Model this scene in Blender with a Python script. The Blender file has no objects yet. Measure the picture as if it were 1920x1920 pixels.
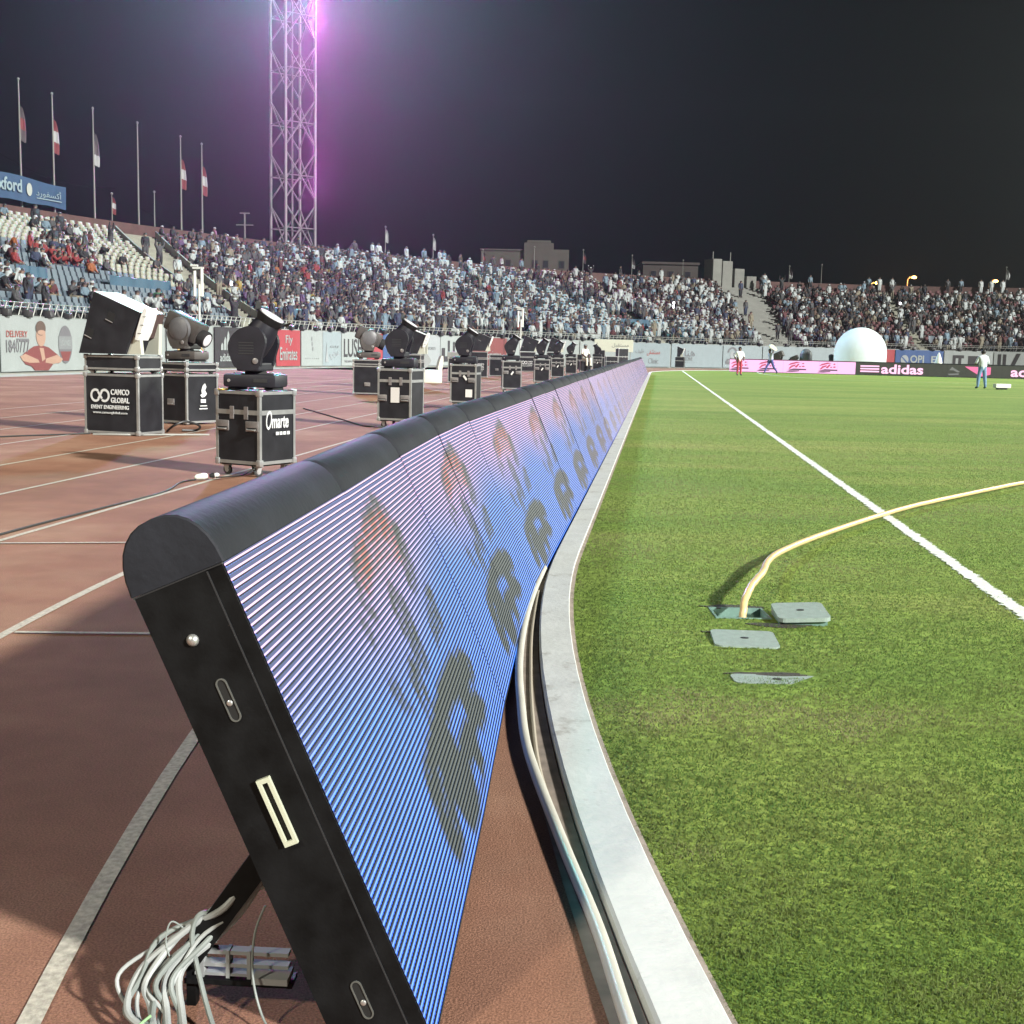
import bpy, bmesh, math, random
import numpy as np
from mathutils import Vector, Matrix, Euler
random.seed(7); rng = np.random.default_rng(7)
R = math.radians
SC = bpy.context.scene
COL = SC.collection

# ------------------------------------------------------------------ camera
cam = bpy.data.cameras.new('camera'); cam.lens = 43.1; cam.sensor_width = 36
cam.clip_end = 2000; cam.clip_start = .05
camo = bpy.data.objects.new('camera', cam); COL.objects.link(camo)
camo.matrix_world = Matrix.Translation((0, 0, 1.4)) @ Matrix.Rotation(R(90 - 7.576), 4, 'X') @ Matrix.Rotation(R(1.3176), 4, 'Z')
SC.camera = camo
# ------------------------------------------------------------------ night sky
W = bpy.data.worlds.new('World'); SC.world = W; W.use_nodes = True
bg = W.node_tree.nodes['Background']
bg.inputs['Color'].default_value = (.55, .72, .8, 1); bg.inputs['Strength'].default_value = .002
# ------------------------------------------------------------------ floodlight behind the camera (one sun), mast lamps and added glow lights
sun = bpy.data.lights.new('floodlight_sun', 'SUN'); sun.energy = 4.6; sun.angle = R(3.2); sun.color = (1, .985, .93)
suno = bpy.data.objects.new('floodlight_sun', sun); COL.objects.link(suno)
ce = math.cos(R(27))
suno.rotation_euler = Vector((-.80 * ce, .60 * ce, -math.sin(R(27)))).to_track_quat('-Z', 'Y').to_euler()


def lamp(name, loc, P, col, rad, kind='POINT', aim=None, cone=40, blend=.5):
    l = bpy.data.lights.new(name, kind); l.energy = P; l.color = col
    if kind != 'AREA': l.shadow_soft_size = rad
    o = bpy.data.objects.new(name, l); COL.objects.link(o); o.location = loc
    if kind == 'SPOT':
        l.spot_size = R(cone); l.spot_blend = blend
        o.rotation_euler = (Vector(aim) - Vector(loc)).to_track_quat('-Z', 'Y').to_euler()
    return o


lamp('mast_lamp', (-22.0, 131.0, 42.0), 110e3, (.12, .95, .96), 2.0, 'SPOT', (10, 40, 0), 112, .35)
lamp('added_flare_glow', (-21.6, 131.0, 39.4), 12e3, (1, .08, .80), .6, 'SPOT', (-15, 40, 0), 164, .25)  # added magenta light, stands in for lens flare around the lamp head
for z_, h_, p_ in ((36.5, 8, 16e3), (24.5, 17, 5.4e3)):        # magenta area lights added before the mast to imitate a lens flare column
    l_ = lamp('added_flare_strip', (-21.7, 133.2, z_), p_, (1, .08, .80), .1, 'AREA'); l_.data.shape = 'RECTANGLE'; l_.data.size = .4; l_.data.size_y = h_
    l_.rotation_euler = (R(-90), 0, 0)
lamp('far_mast_lamp', (118, 128, 42), 400e3, (.95, 1, .90), 2.5, 'SPOT', (26, 72, 0), 44, .8)
lamp('rear_mast_lamp', (-42, -38, 42), 72e3, (1, .92, .74), 2.5)
SC.view_settings.view_transform = 'Standard'; SC.view_settings.look = 'None'
SC.view_settings.exposure = .92; SC.view_settings.gamma = 1
try:
    SC.view_settings.use_curve_mapping = False
except Exception:
    pass
SC.cycles.use_denoising = True
SC.cycles.max_bounces = 5; SC.cycles.diffuse_bounces = 2; SC.cycles.volume_bounces = 0
SC.cycles.transparent_max_bounces = 6
SC.cycles.sample_clamp_indirect = 4


# ------------------------------------------------------------------ helpers
def tag(o, label=None, cat=None, group=None, kind=None):
    if label: o['label'] = label
    if cat: o['category'] = cat
    if group: o['group'] = group
    if kind: o['kind'] = kind
    return o


def empty(name, loc=(0, 0, 0), rz=0, label=None, cat=None, group=None):
    o = bpy.data.objects.new(name, None); COL.objects.link(o); o.empty_display_size = .2
    o.location = loc; o.rotation_euler = (0, 0, rz)
    return tag(o, label, cat, group)


def copy_tree(o, parent=None):
    c = o.copy(); COL.objects.link(c)
    if parent is not None: c.parent = parent
    for ch in list(o.children): copy_tree(ch, c)
    return c


_mats = {}


def mat(name, col, rough=.6, metal=0, var=0, scale=8, bump=0, bscale=60, spec=.5, emit=None, estr=1, coat=0):
    if name in _mats: return _mats[name]
    m = bpy.data.materials.new(name); m.use_nodes = True; nt = m.node_tree; N = nt.nodes
    p = N['Principled BSDF']
    p.inputs['Base Color'].default_value = (*col, 1); p.inputs['Roughness'].default_value = rough
    p.inputs['Metallic'].default_value = metal; p.inputs['Specular IOR Level'].default_value = spec
    p.inputs['Coat Weight'].default_value = coat
    tc = N.new('ShaderNodeTexCoord')
    if var:
        n = N.new('ShaderNodeTexNoise'); n.inputs['Scale'].default_value = scale; n.inputs['Detail'].default_value = 5
        nt.links.new(tc.outputs['Object'], n.inputs['Vector'])
        mr = N.new('ShaderNodeMapRange'); mr.inputs[1].default_value = .3; mr.inputs[2].default_value = .7
        mr.inputs[3].default_value = 1 - var; mr.inputs[4].default_value = 1 + var
        nt.links.new(n.outputs['Fac'], mr.inputs[0])
        mx = N.new('ShaderNodeVectorMath'); mx.operation = 'SCALE'; mx.inputs[0].default_value = col
        nt.links.new(mr.outputs[0], mx.inputs['Scale']); nt.links.new(mx.outputs[0], p.inputs['Base Color'])
    if bump:
        n2 = N.new('ShaderNodeTexNoise'); n2.inputs['Scale'].default_value = bscale; n2.inputs['Detail'].default_value = 4
        nt.links.new(tc.outputs['Object'], n2.inputs['Vector'])
        b = N.new('ShaderNodeBump'); b.inputs['Strength'].default_value = bump; b.inputs['Distance'].default_value = .01
        nt.links.new(n2.outputs['Fac'], b.inputs['Height']); nt.links.new(b.outputs[0], p.inputs['Normal'])
    if emit:
        p.inputs['Emission Color'].default_value = (*emit, 1); p.inputs['Emission Strength'].default_value = estr
    _mats[name] = m
    return m


class MB:
    def __init__(s): s.v = []; s.f = []; s.m = []; s.mi = 0

    def add(s, vs, fs):
        o = len(s.v); s.v += [tuple(v) for v in vs]
        for f in fs: s.f.append(tuple(i + o for i in f)); s.m.append(s.mi)
        return s

    def box(s, x0, x1, y0, y1, z0, z1, M=None):
        vs = [Vector((x, y, z)) for z in (z0, z1) for y in (y0, y1) for x in (x0, x1)]
        if M is not None: vs = [M @ v for v in vs]
        return s.add(vs, [(0, 2, 3, 1), (4, 5, 7, 6), (0, 1, 5, 4), (1, 3, 7, 5), (3, 2, 6, 7), (2, 0, 4, 6)])

    def bbox(s, x0, x1, y0, y1, z0, z1, b=.01, M=None):
        """box with chamfered vertical and horizontal edges"""
        bm = bmesh.new(); bmesh.ops.create_cube(bm, size=1)
        for v in bm.verts:
            v.co = Vector((x0 + (v.co.x + .5) * (x1 - x0), y0 + (v.co.y + .5) * (y1 - y0), z0 + (v.co.z + .5) * (z1 - z0)))
        bmesh.ops.bevel(bm, geom=bm.edges[:], offset=b, segments=2, profile=.6, affect='EDGES')
        vs = [(M @ v.co if M is not None else v.co.copy()) for v in bm.verts]; bm.verts.index_update()
        fs = [tuple(v.index for v in f.verts) for f in bm.faces]; bm.free()
        return s.add(vs, fs)

    def ring(s, c, x, y, rx, ry, n):
        return [c + x * rx * math.cos(2 * math.pi * i / n) + y * ry * math.sin(2 * math.pi * i / n) for i in range(n)]

    def tube(s, pts, r, n=8, caps=True, taper=None):
        P = [Vector(p) for p in pts]; rings = []
        up = Vector((0, 0, 1)); d0 = (P[1] - P[0]).normalized()
        if abs(d0.z) > .95: up = Vector((0, 1, 0))
        x = d0.cross(up).normalized()
        vs = []; k = len(P)
        for i in range(k):
            d = (P[min(i + 1, k - 1)] - P[max(i - 1, 0)]).normalized()
            x = (x - d * x.dot(d)).normalized(); y = d.cross(x)
            rr = r if taper is None else r * (1 + (taper - 1) * i / (k - 1))
            vs += s.ring(P[i], x, y, rr, rr, n)
        fs = []
        for i in range(k - 1):
            for j in range(n):
                a = i * n + j; b = i * n + (j + 1) % n
                fs.append((a, b, b + n, a + n))
        if caps: fs += [tuple(range(n))[::-1], tuple(range((k - 1) * n, k * n))]
        return s.add(vs, fs)

    def lathe(s, c, axis, prof, n=16, rx=1, ry=1, up=(0, 0, 1)):
        """prof: list of (distance along axis, radius)"""
        c = Vector(c); a = Vector(axis).normalized(); u = Vector(up)
        if abs(a.dot(u)) > .95: u = Vector((0, 1, 0))
        x = a.cross(u).normalized(); y = a.cross(x)
        vs = []; fs = []
        for (t, r) in prof: vs += s.ring(c + a * t, x, y, max(r, .0005) * rx, max(r, .0005) * ry, n)
        k = len(prof)
        for i in range(k - 1):
            for j in range(n):
                p = i * n + j; q = i * n + (j + 1) % n
                fs.append((p, q, q + n, p + n))
        fs += [tuple(range(n))[::-1], tuple(range((k - 1) * n, k * n))]
        return s.add(vs, fs)

    def prism(s, poly, d0, d1, M=None, plane='xz'):
        n = len(poly); vs = []
        for d in (d0, d1):
            for (a, b) in poly:
                v = Vector((a, d, b)) if plane == 'xz' else (Vector((a, b, d)) if plane == 'xy' else Vector((d, a, b)))
                vs.append(M @ v if M is not None else v)
        fs = [tuple(range(n))[::-1], tuple(range(n, 2 * n))] + [(i, (i + 1) % n, (i + 1) % n + n, i + n) for i in range(n)]
        return s.add(vs, fs)

    def mesh(s, name, mats, smooth=False):
        me = bpy.data.meshes.new(name); me.from_pydata(s.v, [], s.f)
        for m in (mats if isinstance(mats, (list, tuple)) else [mats]): me.materials.append(m)
        if any(s.m): me.polygons.foreach_set('material_index', s.m)
        bm = bmesh.new(); bm.from_mesh(me); bmesh.ops.recalc_face_normals(bm, faces=bm.faces); bm.to_mesh(me); bm.free()
        if smooth:
            me.polygons.foreach_set('use_smooth', [True] * len(me.polygons))
            try: me.set_sharp_from_angle(angle=R(40))
            except Exception: pass
        me.update()
        return me

    def build(s, name, mats, parent=None, smooth=False, loc=None):
        o = bpy.data.objects.new(name, s.mesh(name, mats, smooth)); COL.objects.link(o)
        if parent is not None: o.parent = parent
        if loc is not None: o.location = loc
        return o


def inst(name, me, parent, loc=(0, 0, 0), rz=0):
    o = bpy.data.objects.new(name, me); COL.objects.link(o); o.parent = parent; o.location = loc
    if rz: o.rotation_euler = (0, 0, rz)
    return o


def text(name, body, size, loc, m, parent, w=None, rx=90, align='CENTER', shear=0, h=None, rz=0, ext=.004, bold=0):
    """flat lettering turned into mesh, reading along local +x, facing local -y"""
    cu = bpy.data.curves.new(name, 'FONT'); cu.body = body; cu.size = size; cu.align_x = align; cu.align_y = 'CENTER'
    cu.extrude = ext; cu.shear = shear; cu.resolution_u = 3; cu.offset = bold
    t = bpy.data.objects.new(name, cu); COL.objects.link(t)
    dg = bpy.context.evaluated_depsgraph_get(); me = bpy.data.meshes.new_from_object(t.evaluated_get(dg))
    COL.objects.unlink(t); bpy.data.objects.remove(t)
    me.materials.clear(); me.materials.append(m)
    if len(me.vertices) and (w or h):
        xs = [v.co.x for v in me.vertices]; ys = [v.co.y for v in me.vertices]
        kx = w / max(max(xs) - min(xs), 1e-4) if w else 1; ky = h / max(max(ys) - min(ys), 1e-4) if h else 1
        cx = (max(xs) + min(xs)) / 2; cy = (max(ys) + min(ys)) / 2
        for v in me.vertices: v.co.x = (v.co.x - cx) * kx; v.co.y = (v.co.y - cy) * ky
    o = bpy.data.objects.new(name, me); COL.objects.link(o); o.parent = parent; o.location = loc
    o.rotation_euler = (R(rx), 0, R(rz))
    return o


def catmull(P, n=12):
    P = np.array(P, float); out = []
    for i in range(len(P) - 1):
        p0, p1, p2, p3 = P[max(i - 1, 0)], P[i], P[i + 1], P[min(i + 2, len(P) - 1)]
        for k in range(n):
            t = k / n
            out.append(.5 * (2 * p1 + (-p0 + p2) * t + (2 * p0 - 5 * p1 + 4 * p2 - p3) * t * t + (-p0 + 3 * p1 - 3 * p2 + p3) * t ** 3))
    out.append(P[-1])
    return np.array(out)


# ------------------------------------------------------------------ plan curves
P0 = np.array((.308, 8.30)); T0 = np.array((.1152, .9933)); N0 = np.array((.9933, -.1152))   # kerb line, N0 points to the pitch
R1, R2, LS = 25.4, 36., 76.
C1 = P0 + N0 * R1; P1 = P0 + T0 * LS; C2 = P1 + N0 * R2


def kerb(s, d=0.):
    """point on the kerb's track edge at arclength s, d metres away from the pitch"""
    if s < 0:
        a = s / R1; q = C1 - (N0 * math.cos(a) + -T0 * math.sin(a)) * (R1 + d)
    elif s <= LS:
        q = P0 + T0 * s - N0 * d
    else:
        a = (s - LS) / R2; q = C2 + (-N0 * math.cos(a) + T0 * math.sin(a)) * (R2 + d)
    return q


KS = list(np.arange(-22, 0, .4)) + list(np.arange(0, LS, 1.0)) + list(np.arange(LS, LS + 125, 1.5))
CP = [(-25, -15), (-23.6, 8), (-22, 28), (-20, 48), (-17.3, 62), (-12.2, 79), (-2.7, 95.5), (9.3, 111), (17, 118), (27, 123.5), (40, 127), (53, 127.3), (70, 122), (84, 110)]
FD = catmull(CP, 40); FS = np.concatenate([[0], np.cumsum(np.hypot(*np.diff(FD, axis=0).T))])


def front(s, off=0.):
    """stand front line: point at arclength s and off metres behind it; tangent"""
    t = np.array([np.interp(s + .5, FS, FD[:, 0]) - np.interp(s - .5, FS, FD[:, 0]), np.interp(s + .5, FS, FD[:, 1]) - np.interp(s - .5, FS, FD[:, 1])])
    t /= np.hypot(*t)
    return np.array([np.interp(s, FS, FD[:, 0]), np.interp(s, FS, FD[:, 1])]) + np.array([-t[1], t[0]]) * off, t


def strip(name, pa, pb, z, m, parent=None, kind='structure', zb=None):
    """sheet between two polylines"""
    n = len(pa); v = [(p[0], p[1], z) for p in pa] + [(p[0], p[1], z if zb is None else zb) for p in pb]
    b = MB().add(v, [(i, i + 1, n + i + 1, n + i) for i in range(n - 1)])
    o = b.build(name, m, parent)
    if kind: o['kind'] = kind
    return o


# ------------------------------------------------------------------ ground materials
def ground_mat(name, cols, fine, big, bump, rough=.9, stretch=None, mid=None):
    m = bpy.data.materials.new(name); m.use_nodes = True; nt = m.node_tree; N = nt.nodes; L = nt.links
    p = N['Principled BSDF']; p.inputs['Roughness'].default_value = rough; p.inputs['Specular IOR Level'].default_value = .12
    g = N.new('ShaderNodeNewGeometry'); mp = N.new('ShaderNodeMapping'); L.new(g.outputs['Position'], mp.inputs['Vector'])
    if stretch: mp.inputs['Scale'].default_value = stretch
    n1 = N.new('ShaderNodeTexNoise'); n1.inputs['Scale'].default_value = fine; n1.inputs['Detail'].default_value = 3
    n2 = N.new('ShaderNodeTexNoise'); n2.inputs['Scale'].default_value = big; n2.inputs['Detail'].default_value = 5; n2.inputs['Roughness'].default_value = .6
    L.new(g.outputs['Position'], n1.inputs['Vector']); L.new(mp.outputs[0], n2.inputs['Vector'])
    cr = N.new('ShaderNodeValToRGB'); e = cr.color_ramp.elements
    e[0].position = .33; e[0].color = (*cols[0], 1); e[1].position = .68; e[1].color = (*cols[-1], 1)
    if len(cols) == 3:
        q = e.new(.5); q.color = (*cols[1], 1)
    L.new(n2.outputs['Fac'], cr.inputs[0])
    mr = N.new('ShaderNodeMapRange'); mr.inputs[1].default_value = .35; mr.inputs[2].default_value = .65; mr.inputs[3].default_value = .72; mr.inputs[4].default_value = 1.28
    L.new(n1.outputs['Fac'], mr.inputs[0])
    n3 = N.new('ShaderNodeTexNoise'); n3.inputs['Scale'].default_value = 2.6; n3.inputs['Detail'].default_value = 9; n3.inputs['Roughness'].default_value = .68; L.new(g.outputs['Position'], n3.inputs['Vector'])
    m3 = N.new('ShaderNodeMapRange'); m3.inputs[1].default_value = .36; m3.inputs[2].default_value = .64; m3.inputs[3].default_value = .92; m3.inputs[4].default_value = 1.07; L.new(n3.outputs['Fac'], m3.inputs[0])
    mu = N.new('ShaderNodeMath'); mu.operation = 'MULTIPLY'; L.new(mr.outputs[0], mu.inputs[0]); L.new(m3.outputs[0], mu.inputs[1])
    mx = N.new('ShaderNodeVectorMath'); mx.operation = 'SCALE'; L.new(cr.outputs[0], mx.inputs[0]); L.new(mu.outputs[0], mx.inputs['Scale'])
    L.new(mx.outputs[0], p.inputs['Base Color'])
    b = N.new('ShaderNodeBump'); b.inputs['Strength'].default_value = bump; b.inputs['Distance'].default_value = .006
    L.new(n1.outputs['Fac'], b.inputs['Height']); L.new(b.outputs[0], p.inputs['Normal'])
    return m


m_track = ground_mat('track_rubber', [(.180, .090, .060), (.235, .121, .080), (.30, .185, .125)], 170, .42, .5, .85)
m_pitch = ground_mat('pitch_turf', [(.115, .195, .034), (.155, .228, .042), (.225, .265, .066)], 22, .42, .8, .9, (.22, 1.0, 1))
m_earth = ground_mat('earth', [(.06, .055, .05), (.09, .08, .07)], 3, .05, .3)
m_line = mat('line_paint', (.40, .375, .31), .85, var=.30, scale=55, bump=.3, bscale=170)
m_turfline = mat('turf_line_paint', (.62, .68, .60), .85, var=.12, scale=14)
m_kerb = mat('kerb_paint', (.54, .562, .54), .55, var=.08, scale=5, bump=.25, bscale=30)
_nt = m_kerb.node_tree; _p = _nt.nodes['Principled BSDF']; _l = _p.inputs['Base Color'].links[0].from_socket
_g = _nt.nodes.new('ShaderNodeNewGeometry'); _n = _nt.nodes.new('ShaderNodeTexNoise'); _n.inputs['Scale'].default_value = 3.2; _n.inputs['Detail'].default_value = 9; _n.inputs['Roughness'].default_value = .72; _nt.links.new(_g.outputs['Position'], _n.inputs['Vector'])
_r = _nt.nodes.new('ShaderNodeMapRange'); _r.inputs[1].default_value = .56; _r.inputs[2].default_value = .68; _r.inputs[3].default_value = 0; _r.inputs[4].default_value = .7; _nt.links.new(_n.outputs['Fac'], _r.inputs[0])
_x = _nt.nodes.new('ShaderNodeMix'); _x.data_type = 'RGBA'; _nt.links.new(_r.outputs[0], _x.inputs[0]); _nt.links.new(_l, _x.inputs[6]); _x.inputs[7].default_value = (.20, .18, .15, 1); _nt.links.new(_x.outputs[2], _p.inputs['Base Color'])
m_conc = mat('concrete', (.31, .31, .265), .85, var=.14, scale=1.2)
m_gutter = mat('gutter_concrete', (.24, .20, .165), .8, var=.25, scale=11)

# ------------------------------------------------------------------ the setting
b = MB().add([(-420, -160, -.6), (420, -160, -.6), (420, 520, -.6), (-420, 520, -.6)], [(0, 1, 2, 3)])
b.build('ground', m_earth)['kind'] = 'structure'
strip('running_track', [kerb(s, 0) for s in KS], [kerb(s, 13 if s > 60 else 30) for s in KS], 0, m_track)
# inside field
KW = .158
inner = [kerb(s, -KW + .01) for s in KS]
poly = [tuple(p) for p in inner] + [(82, -20)]
HOLES = [[(1.09, 6.36), (1.39, 6.36), (1.39, 6.63), (1.09, 6.63)]]
bm = bmesh.new()
loops = []
for lp in [poly] + HOLES:
    vs = [bm.verts.new((x, y, .012)) for x, y in lp]
    for i in range(len(vs)): loops.append(bm.edges.new((vs[i], vs[(i + 1) % len(vs)])))
bmesh.ops.triangle_fill(bm, use_beauty=True, use_dissolve=False, edges=loops, normal=(0, 0, 1))
me = bpy.data.meshes.new('pitch'); bm.to_mesh(me); bm.free(); me.materials.append(m_pitch)
o = bpy.data.objects.new('pitch', me); COL.objects.link(o); o['kind'] = 'structure'
# kerb: a low white painted step with a slightly rounded track edge
b = MB(); prof = [(-.002, -.02), (-.003, .026), (-.011, .035), (-KW + .004, .035), (-KW, .031), (-KW, -.02)]
kp = len(prof)
for s in KS:
    for (d, z) in prof:
        q = kerb(s, d); b.v.append((q[0], q[1], z + .0015 * math.sin(s * 1.7)))
for i in range(len(KS) - 1):
    for j in range(kp - 1):
        a = i * kp + j; b.f.append((a, a + 1, a + 1 + kp, a + kp)); b.m.append(0)
b.build('kerb', m_kerb)['kind'] = 'structure'
strip('gutter', [kerb(s, .004) for s in KS if s < 60], [kerb(s, .085) for s in KS if s < 60], .004, m_gutter)
strip('verge', [kerb(s, -KW - .022) for s in KS], [kerb(s, -KW + .0) for s in KS], .016, m_gutter, zb=.022)
# lane lines
for k, (d, s1, w) in enumerate([(1.28, 110, .05), (2.54, 110, .05), (3.84, 110, .05), (5.17, 110, .05), (6.5, 110, .05), (7.9, 110, .05), (9.3, 110, .05), (10.7, 110, .05), (12.1, 58, .05)]):
    strip('lane_line', [kerb(s, d - w / 2) for s in KS if s < s1], [kerb(s, d + w / 2) for s in KS if s < s1], .004, m_line)


def ground_line(name, pts, w, z, m):
    P = np.array(pts, float); d = np.gradient(P, axis=0); d /= np.hypot(d[:, 0], d[:, 1])[:, None]; n = np.stack([-d[:, 1], d[:, 0]], 1)
    return strip(name, P + n * w / 2, P - n * w / 2, z, m)


ground_line('stagger_mark', [(-3.62, 8.24), (-2.54, 8.43)], .035, .008, m_line)
ground_line('stagger_mark', [(-2.36, 5.72), (-1.25, 5.78)], .035, .008, m_line)
ground_line('stagger_mark', [(-8.8, 23.6), (-7.7, 23.75)], .05, .008, m_line)
TL = lambda y: 2.84 + (y - 6.66) * .1135          # the touchline's x
_ty = np.concatenate([np.linspace(3, 22, 900), np.linspace(22.05, 97, 700)]); _ra = np.random.default_rng(4)
strip('touchline', [(TL(y) - .049 + .010 * a, y) for y, a in zip(_ty, _ra.normal(size=len(_ty)))], [(TL(y) + .049 + .010 * a, y) for y, a in zip(_ty, _ra.normal(size=len(_ty)))], .0165, m_turfline)
arc = catmull([(19.5, 100), (18.0, 90), (17.7, 81.5), (18.9, 75), (22.4, 72.4), (27, 71.2), (33, 70.2), (45, 69)], 8)
ground_line('pitch_marking', arc, .10, .018, m_turfline)
ground_line('goal_line', [(13.1, 97), (40, 93.4)], .12, .022, m_turfline)
# concrete apron below the banner wall
AS = list(np.arange(4, FS[-1] - 2, 1.5))
strip('apron', [front(s, 0)[0] for s in AS], [front(s, -2.4)[0] for s in AS], .006, m_conc)
strip('apron_edge_line', [front(s, -2.4)[0] for s in AS], [front(s, -2.52)[0] for s in AS], .009, m_line)

# ------------------------------------------------------------------ grass blades near the camera
def grass_mat(name, cols):
    m = bpy.data.materials.new(name); m.use_nodes = True; nt = m.node_tree; N = nt.nodes; L = nt.links
    p = N['Principled BSDF']; p.inputs['Roughness'].default_value = .7; p.inputs['Specular IOR Level'].default_value = .15
    up_ = N.new('ShaderNodeCombineXYZ'); up_.inputs[2].default_value = 1; L.new(up_.outputs[0], p.inputs['Normal'])
    at = N.new('ShaderNodeAttribute'); at.attribute_name = 'tone'
    cr = N.new('ShaderNodeValToRGB'); e = cr.color_ramp.elements
    e[0].position = 0; e[0].color = (*cols[0], 1); e[1].position = 1; e[1].color = (*cols[-1], 1)
    for i, c in enumerate(cols[1:-1]):
        q = e.new((i + 1) / (len(cols) - 1)); q.color = (*c, 1)
    L.new(at.outputs['Fac'], cr.inputs[0]); L.new(cr.outputs[0], p.inputs['Base Color'])
    tr = N.new('ShaderNodeBsdfTranslucent'); L.new(cr.outputs[0], tr.inputs[0]); ms = N.new('ShaderNodeMixShader'); ms.inputs[0].default_value = .25
    L.new(p.outputs[0], ms.inputs[1]); L.new(tr.outputs[0], ms.inputs[2]); L.new(ms.outputs[0], N['Material Output'].inputs[0])
    return m


def smooth_noise(x, y, f, seed):
    r = np.random.default_rng(seed); g = r.random((64, 64))
    u = x * f; v = y * f; i = np.floor(u).astype(int); j = np.floor(v).astype(int); a = u - i; c = v - j
    a = a * a * (3 - 2 * a); c = c * c * (3 - 2 * c); G = lambda p, q: g[p % 64, q % 64]
    return (G(i, j) * (1 - a) + G(i + 1, j) * a) * (1 - c) + (G(i, j + 1) * (1 - a) + G(i + 1, j + 1) * a) * c


def blades(name, x, y, h, wdt, m, tone, label):
    n = len(x); a = rng.random(n) * 2 * np.pi; lean = rng.normal(0, .65, (n, 2)) * h[:, None]
    V = np.zeros((n, 3, 3), np.float32)
    dx = np.cos(a) * wdt; dy = np.sin(a) * wdt
    V[:, 0] = np.stack([x - dx, y - dy, np.full(n, .010)], 1); V[:, 1] = np.stack([x + dx, y + dy, np.full(n, .010)], 1)
    V[:, 2] = np.stack([x + lean[:, 0], y + lean[:, 1], .012 + h], 1)
    me = bpy.data.meshes.new(name); me.vertices.add(3 * n); me.loops.add(3 * n); me.polygons.add(n)
    me.vertices.foreach_set('co', V.reshape(-1)); me.loops.foreach_set('vertex_index', np.arange(3 * n, dtype=np.int32))
    me.polygons.foreach_set('loop_start', np.arange(0, 3 * n, 3, dtype=np.int32)); me.polygons.foreach_set('loop_total', np.full(n, 3, np.int32))
    me.update(calc_edges=True)
    t = me.attributes.new('tone', 'FLOAT', 'FACE'); t.data.foreach_set('value', np.clip(tone, 0, 1).astype(np.float32))
    me.materials.append(m); o = bpy.data.objects.new(name, me); COL.objects.link(o)
    tag(o, label, 'grass', None, 'stuff')
    return o


NB = 360000
gy = 1.9 * (30 / 1.9) ** (rng.random(NB) ** 1.12); gx = rng.random(NB) * (.44 * gy + .55)
kx = np.array([kerb(s, -KW)[0] for s in np.arange(-9, 12, .1)]); ky = np.array([kerb(s, -KW)[1] for s in np.arange(-9, 12, .1)])
o_ = np.argsort(ky); edge = np.interp(gy, ky[o_], kx[o_])
rag = edge + .012 + .03 * (smooth_noise(gy, gy * 0, 9, 3) - .45)
keep = gx > rag
BOXR = [(1.09, 1.39, 6.36, 6.63), (1.40, 1.67, 6.25, 6.60), (1.00, 1.31, 5.76, 6.06), (.97, 1.36, 5.16, 5.29)]
for (xa, xb, ya, yb) in BOXR: keep &= ~((gx > xa + .012) & (gx < xb - .012) & (gy > ya + .014) & (gy < yb - .01))
gx, gy = gx[keep], gy[keep]
n1 = smooth_noise(gx, gy, 1.6, 1); n2 = smooth_noise(gx, gy, 5.5, 2); n3 = smooth_noise(gx + gy * .3, gy * 2.2, .9, 5)
dry = (.45 * n3 + .3 * n1 + .25 * n2 - .5) * 1.7 + .46 + rng.normal(0, .07, len(gx))
# scorched patch in front of the irrigation covers and along the white kerb
dry += .35 * np.exp(-(((gx - .85) / .45) ** 2 + ((gy - 4.75) / .22) ** 2))
dry += .16 * np.clip((gy - 4) / 8, 0, 1)
onl = np.abs(gx - TL(gy)) < .055 + .008 * rng.normal(size=len(gx))
hh = (.0045 + .0035 * n2 + .0045 * rng.random(len(gx))) * np.clip(1.12 - gy * .02, .55, 1.1)
m_grass = grass_mat('grass_blade', [(.120, .225, .052), (.172, .275, .068), (.235, .305, .090), (.33, .32, .16)])
m_gwhite = grass_mat('painted_grass_blade', [(.45, .52, .42), (.66, .70, .64)])
blades('grass', gx[~onl], gy[~onl], hh[~onl], .0018 + .0006 * gy[~onl] ** .9 * .6, m_grass, dry[~onl], 'short green turf growing beside the white kerb')
blades('painted_grass', gx[onl], gy[onl], hh[onl] * .7, .0022 + .0007 * gy[onl], m_gwhite, rng.random(onl.sum()), 'turf blades painted white along the touchline')

# ------------------------------------------------------------------ LED perimeter boards
AL = R(23.7); sa, ca = math.sin(AL), math.cos(AL)
LM, TB, TT, TH = 1.2, .012, 1.07, .19


def BP(x, t, w): return Vector((x, t * sa + w * ca, t * ca - w * sa))   # along, up the slope, thickness


PER_U, NROW = 2.2, 66


def led_image(name, cols, rows, fn):
    px = np.ones((rows, cols, 4), np.float32); u, v = np.meshgrid((np.arange(cols) + .5) / cols, (np.arange(rows) + .5) / rows)
    px[..., :3] = fn(u, v); im = bpy.data.images.new(name, cols, rows, float_buffer=True)
    im.pixels.foreach_set(px.reshape(-1)); im.update(); im.pack()
    return im


def inpoly(u, v, P):
    r = np.zeros(u.shape, bool); n = len(P)
    for i in range(n):
        (x0, y0), (x1, y1) = P[i], P[(i + 1) % n]
        c = ((y0 > v) != (y1 > v)) & (u < (x1 - x0) * (v - y0) / (y1 - y0 + 1e-9) + x0); r ^= c
    return r


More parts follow.
